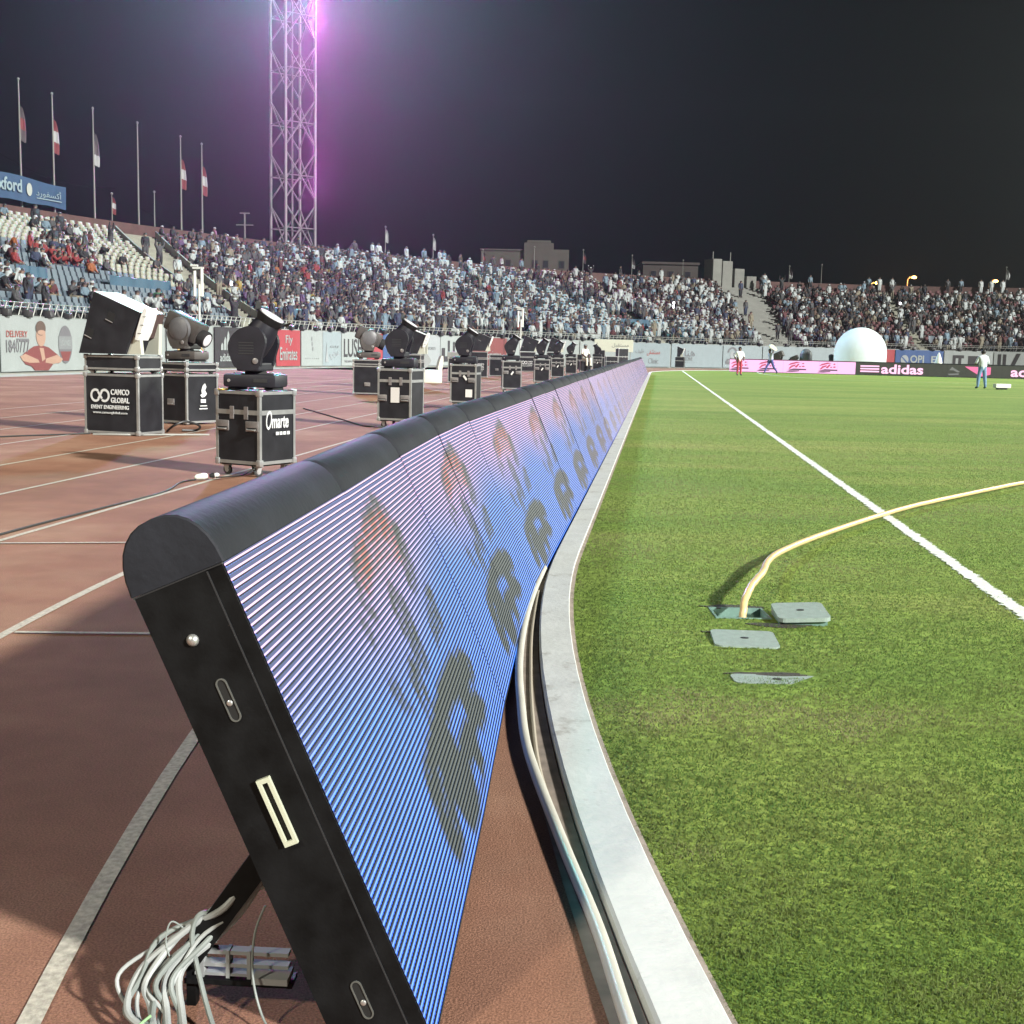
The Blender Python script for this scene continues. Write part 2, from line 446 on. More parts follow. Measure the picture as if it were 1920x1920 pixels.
PIC = {
 'fig': [(1.43, .383), (1.7, .383), (1.97, .336), (2.08, .271), (2.02, .215), (1.81, .224), (1.54, .262), (1.29, .28), (1.07, .271), (.98, .224), (.93, .121), (.88, .047), (.73, .047), (.7, .131), (.72, .243), (.78, .308), (1.05, .346)],
 'fig2': [(1.92, .178), (2.03, .121), (1.87, .093), (1.56, .131), (1.33, .093), (1.2, .019), (1.02, .019), (.98, .103), (1.11, .178), (1.39, .215), (1.68, .196)],
 'or': [(1.15, .879), (1.34, .897), (1.61, .888), (1.74, .822), (1.67, .71), (1.34, .757), (1.1, .757), (.98, .72), (.94, .766), (1.01, .822)],
 'inn': [(1.27, .832), (1.58, .822), (1.66, .729), (1.46, .701), (1.16, .729), (1.13, .794)],
 'dark': [[(1.12, .888), (1.15, .879), (.99, .813), (.92, .738), (.99, .673), (.91, .673), (.86, .748), (.92, .832)], [(1.71, .85), (1.8, .822), (1.79, .673), (1.61, .598), (1.54, .654), (1.65, .766)],
          [(1.23, .907), (1.57, .953), (1.69, .916), (1.73, .85), (1.61, .888), (1.34, .897)]],
 'strk': [[(1.29, .72), (1.4, .664), (1.4, .551), (1.37, .43), (1.23, .43), (1.18, .561), (1.18, .664)], [(1.8, .607), (1.91, .579), (1.84, .439), (1.57, .43), (1.62, .523)], [(.79, .72), (.87, .673), (.82, .617), (.75, .645)],
          [(.8, .551), (.9, .505), (.88, .467), (.97, .402), (.86, .43), (.78, .486)], [(1.13, .542), (1.21, .477), (1.17, .364), (1.05, .355), (1.02, .467)]]}


def screen_fn(u, v):
    X = u * PER_U
    k = np.clip((v - (.46 + .07 * np.sin(X * 2.856 + 1.2))) / .42, 0, 1)[..., None]; k = k * k * (3 - 2 * k)
    c = (1 - k) * np.array((.11, .36, .92)) + k * np.array((.92, .58, .80))
    c = c * (.92 + .16 * smooth_noise(X, v * 3, 3.2, 8))[..., None]
    on = rng.random(u.shape)
    o_ = inpoly(X, v, PIC['or']); c = np.where((o_ & (on < .9))[..., None], (.58, .17, .13), c)
    i_ = inpoly(X, v, PIC['inn']); c = np.where((i_ & (on < .62))[..., None], (.80, .45, .52), c)
    d_ = np.zeros(u.shape, bool)
    for P in PIC['dark']: d_ |= inpoly(X, v, P) & (on < .85)
    for P in PIC['strk']: d_ |= inpoly(X, v, P) & (on < .72)
    c = np.where(d_[..., None], (.065, .08, .07), c)
    f_ = (inpoly(X, v, PIC['fig']) & (on < .97)) | (inpoly(X, v, PIC['fig2']) & (on < .97))
    f_ |= inpoly(X, v, [(1.10, .35), (1.75, .37), (1.98, .28), (1.90, .12), (1.45, .03), (1.0, .04), (.92, .20)]) & (smooth_noise(X, v * 2.2, 6, 31) + .25 * on > .52)
    c = np.where(f_[..., None], (.06, .075, .065), c)
    for ax in (0, 1): c = .5 * c + .25 * (np.roll(c, 1, ax) + np.roll(c, -1, ax)) if ax else .5 * c + .25 * (np.concatenate([c[1:], c[-1:]]) + np.concatenate([c[:1], c[:-1]]))
    return c * rng.uniform(.93, 1.05, u.shape)[..., None]


im_led = led_image('screen_picture', 138, 66, screen_fn)


def led_mat():
    m = bpy.data.materials.new('led_screen'); m.use_nodes = True; nt = m.node_tree; N = nt.nodes; L = nt.links
    p = N['Principled BSDF']; p.inputs['Roughness'].default_value = .55; p.inputs['Base Color'].default_value = (.046, .051, .045, 1); p.inputs['Specular IOR Level'].default_value = .2
    uv = N.new('ShaderNodeUVMap'); uv.uv_map = 'UVMap'
    sx = N.new('ShaderNodeSeparateXYZ'); L.new(uv.outputs[0], sx.inputs[0])

    def mth(op, a, b_=None, c=None):
        n = N.new('ShaderNodeMath'); n.operation = op
        for i, q in enumerate((a, b_, c)):
            if q is None: continue
            if isinstance(q, (int, float)): n.inputs[i].default_value = q
            else: L.new(q, n.inputs[i])
        return n.outputs[0]
    uu = mth('DIVIDE', sx.outputs[0], PER_U); cb = N.new('ShaderNodeCombineXYZ'); L.new(uu, cb.inputs[0]); L.new(sx.outputs[1], cb.inputs[1])
    im = N.new('ShaderNodeTexImage'); im.image = im_led; im.interpolation = 'Closest'; im.extension = 'REPEAT'; L.new(cb.outputs[0], im.inputs[0])
    fr = mth('FRACT', mth('MULTIPLY', sx.outputs[1], NROW)); fu = mth('FRACT', mth('MULTIPLY', sx.outputs[0], 1 / .016))

    def band(x, c, w, soft=.06):
        d = mth('ABSOLUTE', mth('SUBTRACT', x, c)); n = N.new('ShaderNodeMapRange'); n.clamp = True
        L.new(d, n.inputs[0]); n.inputs[1].default_value = w + soft; n.inputs[2].default_value = w - soft; n.inputs[3].default_value = 0; n.inputs[4].default_value = 1
        return n.outputs[0]
    up = band(fr, .66, .12); lo = mth('MULTIPLY', band(fr, .40, .13), mth('MULTIPLY_ADD', band(fu, .5, .28), .85, .15))

    def scl(col, f):
        n = N.new('ShaderNodeVectorMath'); n.operation = 'SCALE'
        if isinstance(col, tuple): n.inputs[0].default_value = col
        else: L.new(col, n.inputs[0])
        if isinstance(f, (int, float)): n.inputs['Scale'].default_value = f
        else: L.new(f, n.inputs['Scale'])
        return n.outputs[0]

    def vop(op, a, c):
        n = N.new('ShaderNodeVectorMath'); n.operation = op; L.new(a, n.inputs[0]); L.new(c, n.inputs[1]); return n.outputs[0]
    tint = vop('ADD', vop('ADD', scl((1.30, 1.10, 1.05), up), scl((.10, .34, .95), lo)), scl((.02, .06, .20), 1.0))
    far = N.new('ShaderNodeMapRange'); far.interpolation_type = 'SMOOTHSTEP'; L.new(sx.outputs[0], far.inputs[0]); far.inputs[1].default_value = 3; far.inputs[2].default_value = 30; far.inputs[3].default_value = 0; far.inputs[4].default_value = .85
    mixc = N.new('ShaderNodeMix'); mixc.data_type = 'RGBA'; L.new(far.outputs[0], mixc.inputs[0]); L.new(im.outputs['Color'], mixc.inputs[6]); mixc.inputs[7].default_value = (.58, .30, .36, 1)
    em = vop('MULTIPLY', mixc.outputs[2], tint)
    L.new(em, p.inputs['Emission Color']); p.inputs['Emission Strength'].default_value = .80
    return m


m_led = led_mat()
m_cab = mat('cabinet_black', (.0048, .0051, .0056), .58, var=.55, scale=14, bump=.08, bscale=120, spec=.16)
m_cush = mat('cushion_vinyl', (.016, .0175, .023), .7, var=.25, scale=5, bump=.2, bscale=45, spec=.22)
m_alu = mat('aluminium', (.48, .49, .48), .42, .75, var=.15, scale=9)
m_steel = mat('zinc_steel', (.55, .56, .55), .35, .8)
m_slat = mat('louvre_black', (.030, .034, .032), .8, spec=.1)
m_seam = mat('seam_grey', (.022, .023, .025), .5)
m_connector = mat('connector_ivory', (.45, .47, .36), .5)
m_dark = mat('recess_black', (.006, .006, .006), .8)


def screen_mesh(u0):
    me = bpy.data.meshes.new('screen')
    vs = [BP(0.002, TB + .004, -.001), BP(LM - .002, TB + .004, -.001), BP(LM - .002, TT, -.001), BP(.002, TT, -.001)]
    me.from_pydata(vs, [], [(0, 3, 2, 1)]); uv = me.uv_layers.new(name='UVMap')
    co = [(u0, 0), (u0 + LM, 0), (u0 + LM, 1), (u0, 1)]
    for lp in me.polygons[0].loop_indices: uv.data[lp].uv = co[me.loops[lp].vertex_index]
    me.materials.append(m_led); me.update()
    return me


# shared meshes
_b = MB(); q = [BP(0.001, TB, 0), BP(0.001, TT, 0), BP(0.001, TT, TH), BP(0.001, TB, TH)]; q2 = [v + Vector((LM - .002, 0, 0)) for v in q]
_b.add(q + q2, [(0, 1, 2, 3), (7, 6, 5, 4), (0, 4, 5, 1), (1, 5, 6, 2), (2, 6, 7, 3), (3, 7, 4, 0)])
me_cab = _b.mesh('cabinet', m_cab)


def cushion_mesh(flat=False):
    b_ = MB(); n = 14; xs = [.008, .014, .026, .05, LM - .05, LM - .026, LM - .014, LM - .008]; ins = [.026, .013, .005, 0, 0, .005, .013, .026]
    if flat: xs[:4] = [-.004, .0, .026, .05]; ins[:4] = [.004, 0, 0, 0]
    for x, i in zip(xs, ins):
        for k in range(n + 1):
            a = math.pi * k / n; c = math.copysign(abs(math.cos(a)) ** .85, math.cos(a))
            b_.v.append(tuple(BP(x, TT + .002 + max(0, (.128 - i) * math.sin(a) ** .9), TH / 2 - (TH / 2 + .006 - i) * c)))
    m_ = n + 1
    for i in range(len(xs) - 1):
        for k in range(n): b_.f.append((i * m_ + k, i * m_ + k + 1, (i + 1) * m_ + k + 1, (i + 1) * m_ + k)); b_.m.append(0)
        b_.f.append((i * m_, (i + 1) * m_, (i + 1) * m_ + n, i * m_ + n)); b_.m.append(0)
    b_.f.append(tuple(range(m_))); b_.f.append(tuple(range((len(xs) - 1) * m_, len(xs) * m_))[::-1]); b_.m += [0, 0]
    return b_.mesh('cushion', m_cush, True)


me_cush = cushion_mesh()
rp = (TT - TB) / NROW
_b = MB(); qs = [(0, -.002), (.003, -.002), (.003, -.0045), (0, -.0045)]
vs = [BP(.004, t, w) for t, w in qs] + [BP(LM - .004, t, w) for t, w in qs]
_b.add(vs, [(0, 1, 2, 3), (7, 6, 5, 4)] + [(i, i + 4, (i + 1) % 4 + 4, (i + 1) % 4) for i in range(4)])
me_slat = _b.mesh('louvre_slat', m_slat)
_b2 = MB()
for r in range(NROW):
    d = BP(0, TB + .006 + r * rp, 0); _b2.add([v + d for v in vs], _b.f)
me_slats = _b2.mesh('louvre_slats', m_slat)
_b = MB(); _b.add([Vector((dx, y, z)) for dx in (0, .04) for (y, z) in ((.335, .36), (.375, .36), (.52, .0), (.48, .0))], [(0, 1, 2, 3), (7, 6, 5, 4), (0, 4, 5, 1), (1, 5, 6, 2), (2, 6, 7, 3), (3, 7, 4, 0)])
me_brace = _b.mesh('brace', m_cab)
me_foot = MB().box(0, .04, .22, .56, .012, .05).mesh('foot_bar', m_alu)
# polyline of the boards: the first bends with the kerb, then straight
heads = [.055, .045, .060, .083, .112] + [.1162] * 70
pt = np.array((-.125, 2.30)); modules = []
ordn = ['nearest', 'second', 'third', 'fourth', 'fifth', 'sixth', 'seventh', 'eighth', 'ninth', 'tenth']
for i in range(63):
    h = heads[i]; d = np.array((math.sin(h), math.cos(h)))
    if i < 10:
        lab = {0: 'LED screen module with exposed black end panel, closest of the row'}.get(i, '%s LED screen module counted from the exposed black end panel' % ordn[i])
    else:
        lab = 'distant LED screen module in the far run of the row beside the kerb'
    o = empty('screen_module', (pt[0], pt[1], random.uniform(-.004, .004) if i else 0), math.atan2(d[1], d[0]), lab, 'led board', 'LED screen modules standing along the kerb')
    o.rotation_euler.x = random.uniform(-.004, .004) if i else 0
    inst('cabinet', me_cab, o)
    s_ = inst('screen', screen_mesh(i * LM), o)
    inst('cushion', me_cush if i else cushion_mesh(True), o)
    for x in (.15, LM - .19):
        if i: inst('brace', me_brace, o, (x, 0, 0))
        if 0 < i < 12: inst('foot_bar', me_foot, o, (x, 0, 0))
    if i < 4:
        for r in range(NROW): inst('louvre_slat', me_slat, o, BP(0, TB + .006 + r * rp, 0))
    elif i < 14:
        inst('louvre_slats', me_slats, o)['kind'] = 'stuff'
    modules.append(o); pt = pt + d * LM
m0 = modules[0]
# the bare end of the first module: panel, seams, screw, slots, connector
def endbox(b_, t0, t1, w0, w1, x0, x1):
    vs = [BP(x, t, w) for x in (x0, x1) for (t, w) in ((t0, w0), (t1, w0), (t1, w1), (t0, w1))]
    b_.add(vs, [(0, 1, 2, 3), (7, 6, 5, 4), (0, 4, 5, 1), (1, 5, 6, 2), (2, 6, 7, 3), (3, 7, 4, 0)])
    return b_


endbox(MB(), TB, TT - .002, .036, TH - .002, -.006, .001).build('end_panel', m_cab, m0)
endbox(MB(), TB, TT - .002, .001, .032, -.003, .001).build('bezel', m_cab, m0)
endbox(MB(), TB, TT - .004, .0325, .0355, -.0055, .0005).build('seam', m_seam, m0)
endbox(MB(), TT - .0015, TT + .001, .0, TH, -.0065, .003).build('seam', m_seam, m0)
c = BP(-.006, .953, .115); b = MB().lathe(c, (-1, 0, 0), [(0, .0125), (.002, .0125), (.006, .010), (.009, .0055), (.010, .001)], 14); b.build('bolt', m_steel, m0, True)


def slot(t, w, L_, wd, name):
    b_ = MB(); n = 8; ring = []
    for k in range(n + 1): a = math.pi * k / n; ring.append((L_ / 2 - wd / 2 + wd / 2 * math.sin(a), wd / 2 * math.cos(a)))
    ring += [(-a_, -w_) for a_, w_ in ring]
    k_ = len(ring)
    for sc, x in ((1, -.0062), (1, -.0085), (.8, -.0085), (.8, -.0064)):
        for (a_, w_) in ring:
            if sc < 1: a_ = a_ - math.copysign(wd * .12, a_); w_ = w_ * .76
            b_.v.append(tuple(BP(x, t + a_, w + w_)))
    for r in range(3):
        for j in range(k_): b_.f.append((r * k_ + j, r * k_ + (j + 1) % k_, (r + 1) * k_ + (j + 1) % k_, (r + 1) * k_ + j)); b_.m.append(0)
    f = b_.build(name, m_alu_d, m0, False)
    b2 = MB(); b2.add([BP(-.0064, t + (a_ - math.copysign(wd * .12, a_)), w + w_ * .76) for a_, w_ in ring], [tuple(range(k_))]); b2.build('slot_recess', m_dark, f)
    b3 = MB().lathe(BP(-.006, t - .006, w), (-1, 0, 0), [(0, .0062), (.003, .006), (.0045, .004)], 10)
    b3.box(-.0105, -.006, 0, 0, 0, 0); b3.build('latch_pin', m_steel, f, True)


m_alu_d = mat('dull_aluminium', (.16, .17, .16), .5, .6)
slot(.818, .098, .092, .023, 'latch_slot')
slot(.155, .098, .085, .023, 'latch_slot')
b = MB()
for (t0, t1, w0, w1) in ((.505, .515, .084, .112), (.640, .650, .084, .112), (.515, .640, .084, .091), (.515, .640, .105, .112)): endbox(b, t0, t1, w0, w1, -.016, -.006)
cf = b.build('connector_frame', m_connector, m0)
endbox(MB(), .516, .639, .0915, .1045, -.008, -.006).build('connector_slot', m_dark, cf)
# rear stand bracket that shows below the cables
b = MB()
for (y0, y1, z0, z1) in ((.33, .53, .122, .130), (.33, .53, .094, .102), (.33, .53, .074, .080)): b.box(.11, .135, y0, y1, z0, z1)
b.box(.080, .138, .325, .400, .074, .088)
for y in (.41, .455, .51): b.box(.108, .136, y, y + .008, .070, .132)
b.build('stand_bracket', mat('bracket_grey', (.24, .25, .25), .7), m0)
b = MB(); b.box(.10, .15, .32, .55, .058, .069); b.box(.115, .14, .53, .55, .0, .14)
b.add([Vector((x, y, z)) for x in (.10, .16) for (y, z) in ((.31, .40), (.36, .42), (.565, .12), (.525, .09))], [(0, 1, 2, 3), (7, 6, 5, 4), (0, 4, 5, 1), (1, 5, 6, 2), (2, 6, 7, 3), (3, 7, 4, 0)])
b.build('stand_leg', m_cab, m0)

# cables
m_cable = mat('white_cable', (.30, .32, .315), .5, var=.15, scale=12); m_cable2 = mat('grey_cable', (.19, .215, .205), .5, var=.15, scale=12); m_green = mat('green_cable', (.25, .45, .22), .5)
m_blackcable = mat('black_cable', (.02, .02, .02), .5)
cb_ = empty('cable_bundle', (-.66, 2.35, 0), 0, 'bundle of white and grey cables hanging behind the black end panel', 'cable')
off = Vector((.66, -2.35, 0))
base = [(-.52, 2.46, .30), (-.575, 2.45, .215), (-.655, 2.43, .15), (-.712, 2.39, .085), (-.712, 2.33, .035), (-.655, 2.24, .018), (-.57, 2.14, .014), (-.46, 2.0, .012)]
for k in range(12):
    j = rng.normal(0, .012, (len(base), 3)); j[0] *= .4; j[:, 2] = np.abs(j[:, 2]) * (.8 if k % 2 else .4)
    sc = .026 * (k - 5.5) / 6
    pts = [Vector(p) + off + Vector(j[i]) + Vector((sc * (1 + .4 * i * (i < 5)), -sc * .5, .006 * (k % 3))) for i, p in enumerate(base)]
    b = MB().tube(catmull(pts, 7), (.0045, .006, .0075)[k % 3], 8); b.build('cable', (m_cable, m_cable2)[k % 3 == 1], cb_, True)
for pts, r, m in (([(-.53, 2.45, .25), (-.575, 2.44, .205), (-.63, 2.43, .215), (-.648, 2.42, .17), (-.63, 2.40, .10), (-.59, 2.34, .03), (-.52, 2.2, .012), (-.43, 2.0, .012)], .0055, m_cable2),
                  ([(-.495, 2.42, .24), (-.515, 2.41, .18), (-.515, 2.39, .10), (-.49, 2.36, .03), (-.44, 2.28, .008), (-.38, 2.1, .008)], .0026, m_cable2),
                  ([(-.70, 2.30, .06), (-.735, 2.27, .03), (-.72, 2.18, .008), (-.68, 2.05, .008)], .003, m_green),
                  ([(-.655, 2.43, .17), (-.69, 2.42, .20), (-.70, 2.41, .16), (-.685, 2.40, .12)], .0018, m_cable2),
                  ([(-.50, 2.44, .275), (-.56, 2.44, .24), (-.575, 2.45, .215)], .005, m_cable)):
    b = MB().tube(catmull([Vector(p) + off for p in pts], 8), r, 7); b.build('cable', m, cb_, True)
# pipe lying between board and kerb
pp = [(.30, 2.0), (.262, 2.42), (.228, 2.81), (.158, 3.36), (.075, 4.1), (.052, 4.7), (.048, 5.3), (.075, 6.05), (.135, 6.9), (.215, 7.7)]
b = MB().tube(catmull([(x, y, .021) for x, y in pp], 10), .0175, 12); o = b.build('conduit', mat('pipe_ivory', (.50, .49, .42), .4, var=.1, scale=5), None, True)
tag(o, 'thick ivory pipe snaking on the track between screens and kerb', 'pipe')
pp = [(.175, 3.35), (.115, 3.9), (.098, 4.5), (.098, 5.2), (.115, 6.0), (.165, 7.0)]
b = MB().tube(catmull([(x, y, .010) for x, y in pp], 10), .007, 8); o = b.build('cord', mat('cord_tan', (.40, .36, .28), .6), None, True)
tag(o, 'thin tan cord lying between the thick pipe and the kerb', 'cord')

# ------------------------------------------------------------------ irrigation boxes and hose
m_vg = mat('valve_green', (.16, .27, .23), .45, var=.15, scale=20); m_vgd = mat('valve_green_dark', (.035, .085, .07), .5, var=.2, scale=15); m_vlid = mat('valve_lid', (.27, .34, .31), .42, var=.12, scale=25, bump=.2, bscale=200)
vb = empty('valve_box', (1.24, 6.495, 0), 0, 'open green irrigation box in the turf with hose rising out', 'valve box')
b = MB(); hx, hy = .148, .133
for (x0, x1, y0, y1) in ((-hx, hx, -hy, -hy + .012), (-hx, hx, hy - .012, hy), (-hx, -hx + .012, -hy + .013, hy - .013), (hx - .012, hx, -hy + .013, hy - .013)): b.box(x0, x1, y0, y1, -.30, .017)
b.build('wall', m_vg, vb)
MB().box(-hx, hx, -hy, hy, -.33, -.302).build('base', m_vgd, vb)
MB().lathe((.02, -.02, -.30), (0, 0, 1), [(0, .035), (.12, .035), (.13, .05), (.2, .05), (.21, .03)], 12).build('valve', m_vgd, vb, True)


def lid(name, w, d, loc, rot, label, notch=True, mt=None):
    b_ = MB(); pl = []
    n = 4; r = .035
    for (cx, cy, a0) in ((w / 2 - r, d / 2 - r, 0), (-w / 2 + r, d / 2 - r, 90), (-w / 2 + r, -d / 2 + r, 180), (w / 2 - r, -d / 2 + r, 270)):
        for k in range(n + 1):
            a = R(a0 + 90 * k / n); pl.append((cx + r * math.cos(a), cy + r * math.sin(a)))
    if notch: pl = pl + [(w / 2, -.012), (w / 2 - .04, -.012), (w / 2 - .04, .008), (w / 2, .008)]
    b_.prism(pl, -.022, 0, None, 'xy')
    o = b_.build(name, mt or m_vlid); o.location = loc; o.rotation_euler = rot
    rim = MB()
    for s_ in (-1, 1):
        rim.box(-w / 2 + .03, w / 2 - .03, s_ * (d / 2 - .02) - .004, s_ * (d / 2 - .02) + .004, -.055, -.0225)
        rim.box(s_ * (w / 2 - .03) - .004, s_ * (w / 2 - .03) + .004, -d / 2 + .025, d / 2 - .025, -.055, -.0225)
    rim.build('rim', m_vg, o)
    MB().prism([(.02 * math.cos(a), .012 * math.sin(a)) for a in np.linspace(0, 2 * math.pi, 10, endpoint=False)], .0, .003, None, 'xy').build('keyhole', m_dark, o)
    tag(o, label, 'cover')
    return o


lid('access_plate', .27, .30, (1.535, 6.36, .066), (R(4), R(-3), R(-3)), 'grey green cover propped up beside the open irrigation box')
b = MB(); b.box(-.125, .125, -.13, -.118, 0, .05); b.box(-.125, .125, .118, .13, 0, .05); b.box(-.125, -.113, -.117, .117, 0, .05); b.box(.113, .125, -.117, .117, 0, .05)
o = b.build('valve_box', m_vg); o.location = (1.535, 6.38, .0); o.rotation_euler = (0, 0, R(-3)); tag(o, 'green box frame under the propped up cover', 'valve box')
lid('access_plate', .31, .30, (1.15, 5.86, .026), (R(2), 0, R(-4)), 'grey cover lying on the turf in front of the open irrigation box', False)
lid('access_plate', .39, .14, (1.16, 5.15, .014), (R(1), R(1), R(2)), 'half buried green grey cover sunk in the turf, farthest of the covers from the hose')
m_soil_shade = mat('soil_shade', (.035, .032, .022), .95, var=.4, scale=30, bump=.6, bscale=90)  # dark patches by the covers: soil, with the recess shade put in their colour
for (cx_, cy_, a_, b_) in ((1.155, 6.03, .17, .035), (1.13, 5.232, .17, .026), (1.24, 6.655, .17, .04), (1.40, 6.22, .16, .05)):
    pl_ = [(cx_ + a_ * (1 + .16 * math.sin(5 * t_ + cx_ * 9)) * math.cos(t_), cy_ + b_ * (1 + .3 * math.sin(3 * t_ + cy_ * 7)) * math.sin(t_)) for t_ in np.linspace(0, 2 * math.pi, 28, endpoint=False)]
    o = MB().prism(pl_, .010, .0165, None, 'xy').build('soil_shade_patch', m_soil_shade); o['kind'] = 'structure'
hp = [(1.245, 6.44, -.25), (1.25, 6.45, -.07), (1.268, 6.50, .06), (1.33, 6.68, .125), (1.48, 7.12, .125), (1.78, 8.1, .09), (2.52, 9.5, .055), (3.5, 10.95, .055), (4.5, 12.2, .055), (5.74, 13.65, .055), (7.2, 15.2, .055), (9, 17.5, .055)]
hq = catmull(hp, 10); hq[12:, :2] += .006 * rng.normal(size=(len(hq) - 12, 2)).cumsum(0) * .25
b = MB().tube(hq, .0205, 12); o = b.build('hose', mat('hose_yellow', (.62, .46, .22), .42, var=.1, scale=6), None, True)
tag(o, 'long yellow garden hose curving across the turf from the open box', 'hose')

# ------------------------------------------------------------------ grandstand
ROWS = 22; RO = lambda r: 1.6 + .83 * r; RZ = lambda r: 2.25 + .312 * r
m_terr = mat('terrace_concrete', (.10, .098, .09), .85, var=.18, scale=.8)
m_brick = mat('parapet_redbrown', (.062, .030, .026), .85, var=.2, scale=1.5)
m_wall = mat('white_wall', (.20, .22, .21), .7, var=.08, scale=.8)
m_cream = mat('seat_cream', (.21, .21, .16), .5, var=.06, scale=.6)
m_blue = mat('seat_blue', (.070, .095, .118), .5, var=.10, scale=.6)
m_maroon = mat('seat_maroon', (.062, .02, .023), .5, var=.12, scale=.6)
m_sheet = mat('sheet_blue', (.018, .058, .095), .6, var=.15, scale=1.5)
m_rail = mat('rail_grey', (.22, .23, .21), .5, .3)
gs = empty('grandstand', (0, 0, 0), 0, 'long curving concrete grandstand full of spectators behind the banner wall', 'grandstand')
SS = list(np.arange(30, FS[-1] - 3, 1.2))
LINES = {}
def fl(o):
    k = round(o, 3)
    if k not in LINES: LINES[k] = [front(s, o)[0] for s in SS]
    return LINES[k]


def ribbon(name, sect, m, parent, close=False):
    """sect: list of (offset, z) extruded along the stand"""
    b_ = MB(); n = len(SS)
    for (o_, z) in sect: b_.v += [(p[0], p[1], z) for p in fl(o_)]
    for j in range(len(sect) - 1):
        for i in range(n - 1):
            b_.f.append((j * n + i, j * n + i + 1, (j + 1) * n + i + 1, (j + 1) * n + i)); b_.m.append(0)
    return b_.build(name, m, parent)


ribbon('walkway', [(.22, 1.0), (.22, 1.95), (RO(0) - .42, 1.95)], m_terr, gs)
for r in range(ROWS):
    ribbon('terrace_step', [(RO(r) - .42, RZ(r) - .312 if r else 1.95), (RO(r) - .42, RZ(r)), (RO(r) + .41, RZ(r))], m_terr, gs)
ribbon('back_deck', [(RO(21) + .41, RZ(21)), (22.5, RZ(21)), (22.5, -.5)], m_terr, gs)
ribbon('parapet', [(20.0, RZ(21) + .002), (20.0, 9.86), (20.22, 9.86), (20.22, RZ(21) + .002)], m_brick, gs)
bw = empty('boundary_wall', (0, 0, 0), 0, 'white boundary wall along the foot of the grandstand', 'wall')
ribbon('wall', [(0.03, -.1), (0.03, 2.28), (.2, 2.28), (.2, -.1)], m_wall, bw)
# front railing: slanted bars and a rail above the wall
b = MB()
for s in np.arange(40, 195, .55):
    p, t = front(s, .12); q = front(s + .28, .12)[0]
    b.tube([(p[0], p[1], 2.28), (q[0], q[1], 2.78)], .022, 4, False)
b.build('railing_bars', m_rail, bw)['kind'] = 'stuff'
for z in (2.62, 2.80):
    b = MB(); b.tube([(p[0], p[1], z) for p in (front(s, .13)[0] for s in np.arange(40, 196, 2))], .025, 5); b.build('handrail', m_rail, bw)
# aisles: light stairs between the blocks
def aisle_s(bot, top, r): return bot + (top - bot) * (RO(r) - 1.5) / 18.5
AIS = [(89.6, 99.2, 1.5, 'cream'), (155.9, 160.2, 2.1, 'grey'), (122.0, 133.0, .5, 'cream'), (141.5, 146.6, .5, 'cream'), (172.0, 174.0, .5, 'cream')]
m_step = mat('stair_pale', (.17, .17, .135), .8, var=.12, scale=1.2); m_step2 = mat('stair_grey', (.13, .133, .12), .8, var=.12, scale=1.2)
for (bo, to, hw, kind) in AIS:
    b = MB()
    for r in range(ROWS):
        for k in range(2):
            s = aisle_s(bo, to, r + k * .5); z = RZ(r) - .312 * (1 - k) * .5 + (.0 if k else .0)
            o0 = RO(r) - .42 + k * .415 - (.02 if not k else 0); (pa, t) = front(s - hw, o0); pb = front(s + hw, o0)[0]; pc = front(s + hw, o0 + .45)[0]; pd = front(s - hw, o0 + .45)[0]
            z0 = RZ(r) - .5; z1 = RZ(r) + .012 + (.15 if k else .0)
            vs = [(q[0], q[1], z) for z in (z0, z1) for q in (pa, pb, pc, pd)]
            b.add(vs, [(0, 1, 2, 3), (4, 5, 6, 7), (0, 1, 5, 4), (1, 2, 6, 5), (2, 3, 7, 6), (3, 0, 4, 7)])
    b.build('stair', m_step if kind == 'cream' else m_step2, gs)
    if hw > 1:
        for sd in ((-1,) if kind == 'grey' else (-1, 1)):
            b = MB(); prev = None
            pts = [(front(aisle_s(bo, to, r) + sd * (hw + .1), RO(r))[0], RZ(r)) for r in range(ROWS)]
            for (p, z), (q, z2) in zip(pts[:-1], pts[1:]):
                e = np.array([.06, .02])
                vs = [(p[0], p[1], z - .2), (p[0], p[1], z + .62), (q[0], q[1], z2 + .62), (q[0], q[1], z2 - .2)]
                vs += [(x + .12, y + .02, zz) for x, y, zz in vs]
                b.add(vs, [(0, 1, 2, 3), (7, 6, 5, 4), (0, 4, 5, 1), (1, 5, 6, 2), (2, 6, 7, 3), (3, 7, 4, 0)])
            b.build('stair_wall', m_brick if kind == 'grey' else m_step, gs)
# raised head of the grey stair, stepping down to one side
th = empty('stair_head', (0, 0, 0), 0, 'pale stepped concrete stair head rising above the crowd', 'stair head')
for i, (s, o0, z1) in enumerate([(158.0, 20.3, 12.1), (159.0, 20.3, 11.9), (160.2, 20.3, 11.1), (161.4, 20.3, 10.3)]):
    p, t = front(s, o0 - 1.2); n_ = np.array([-t[1], t[0]]); w = (.55, .62, .6, .6)[i]
    vs = []
    for z in (8.0, z1):
        for a, c in ((-w, 0), (w, 0), (w, 2.2), (-w, 2.2)): q = p + t * a + n_ * c; vs.append((q[0], q[1], z))
    MB().add(vs, [(0, 1, 2, 3), (4, 5, 6, 7), (0, 1, 5, 4), (1, 2, 6, 5), (2, 3, 7, 6), (3, 0, 4, 7)]).build('wall_block', m_step2, th)
for s in (157.6, 159.3):
    p = front(s, 19.3)[0]; MB().tube([(p[0], p[1], 10), (p[0], p[1], 12.9)], .05, 6).build('post', m_rail, th)


def cam_px(P):
    """pixel (1920 frame) of a world point, only used to tell what lies inside the frame"""
    v = camo.matrix_world.inverted() @ Vector(P)
    return 960 + 2300 * v.x / -v.z, 960 - 2300 * v.y / -v.z


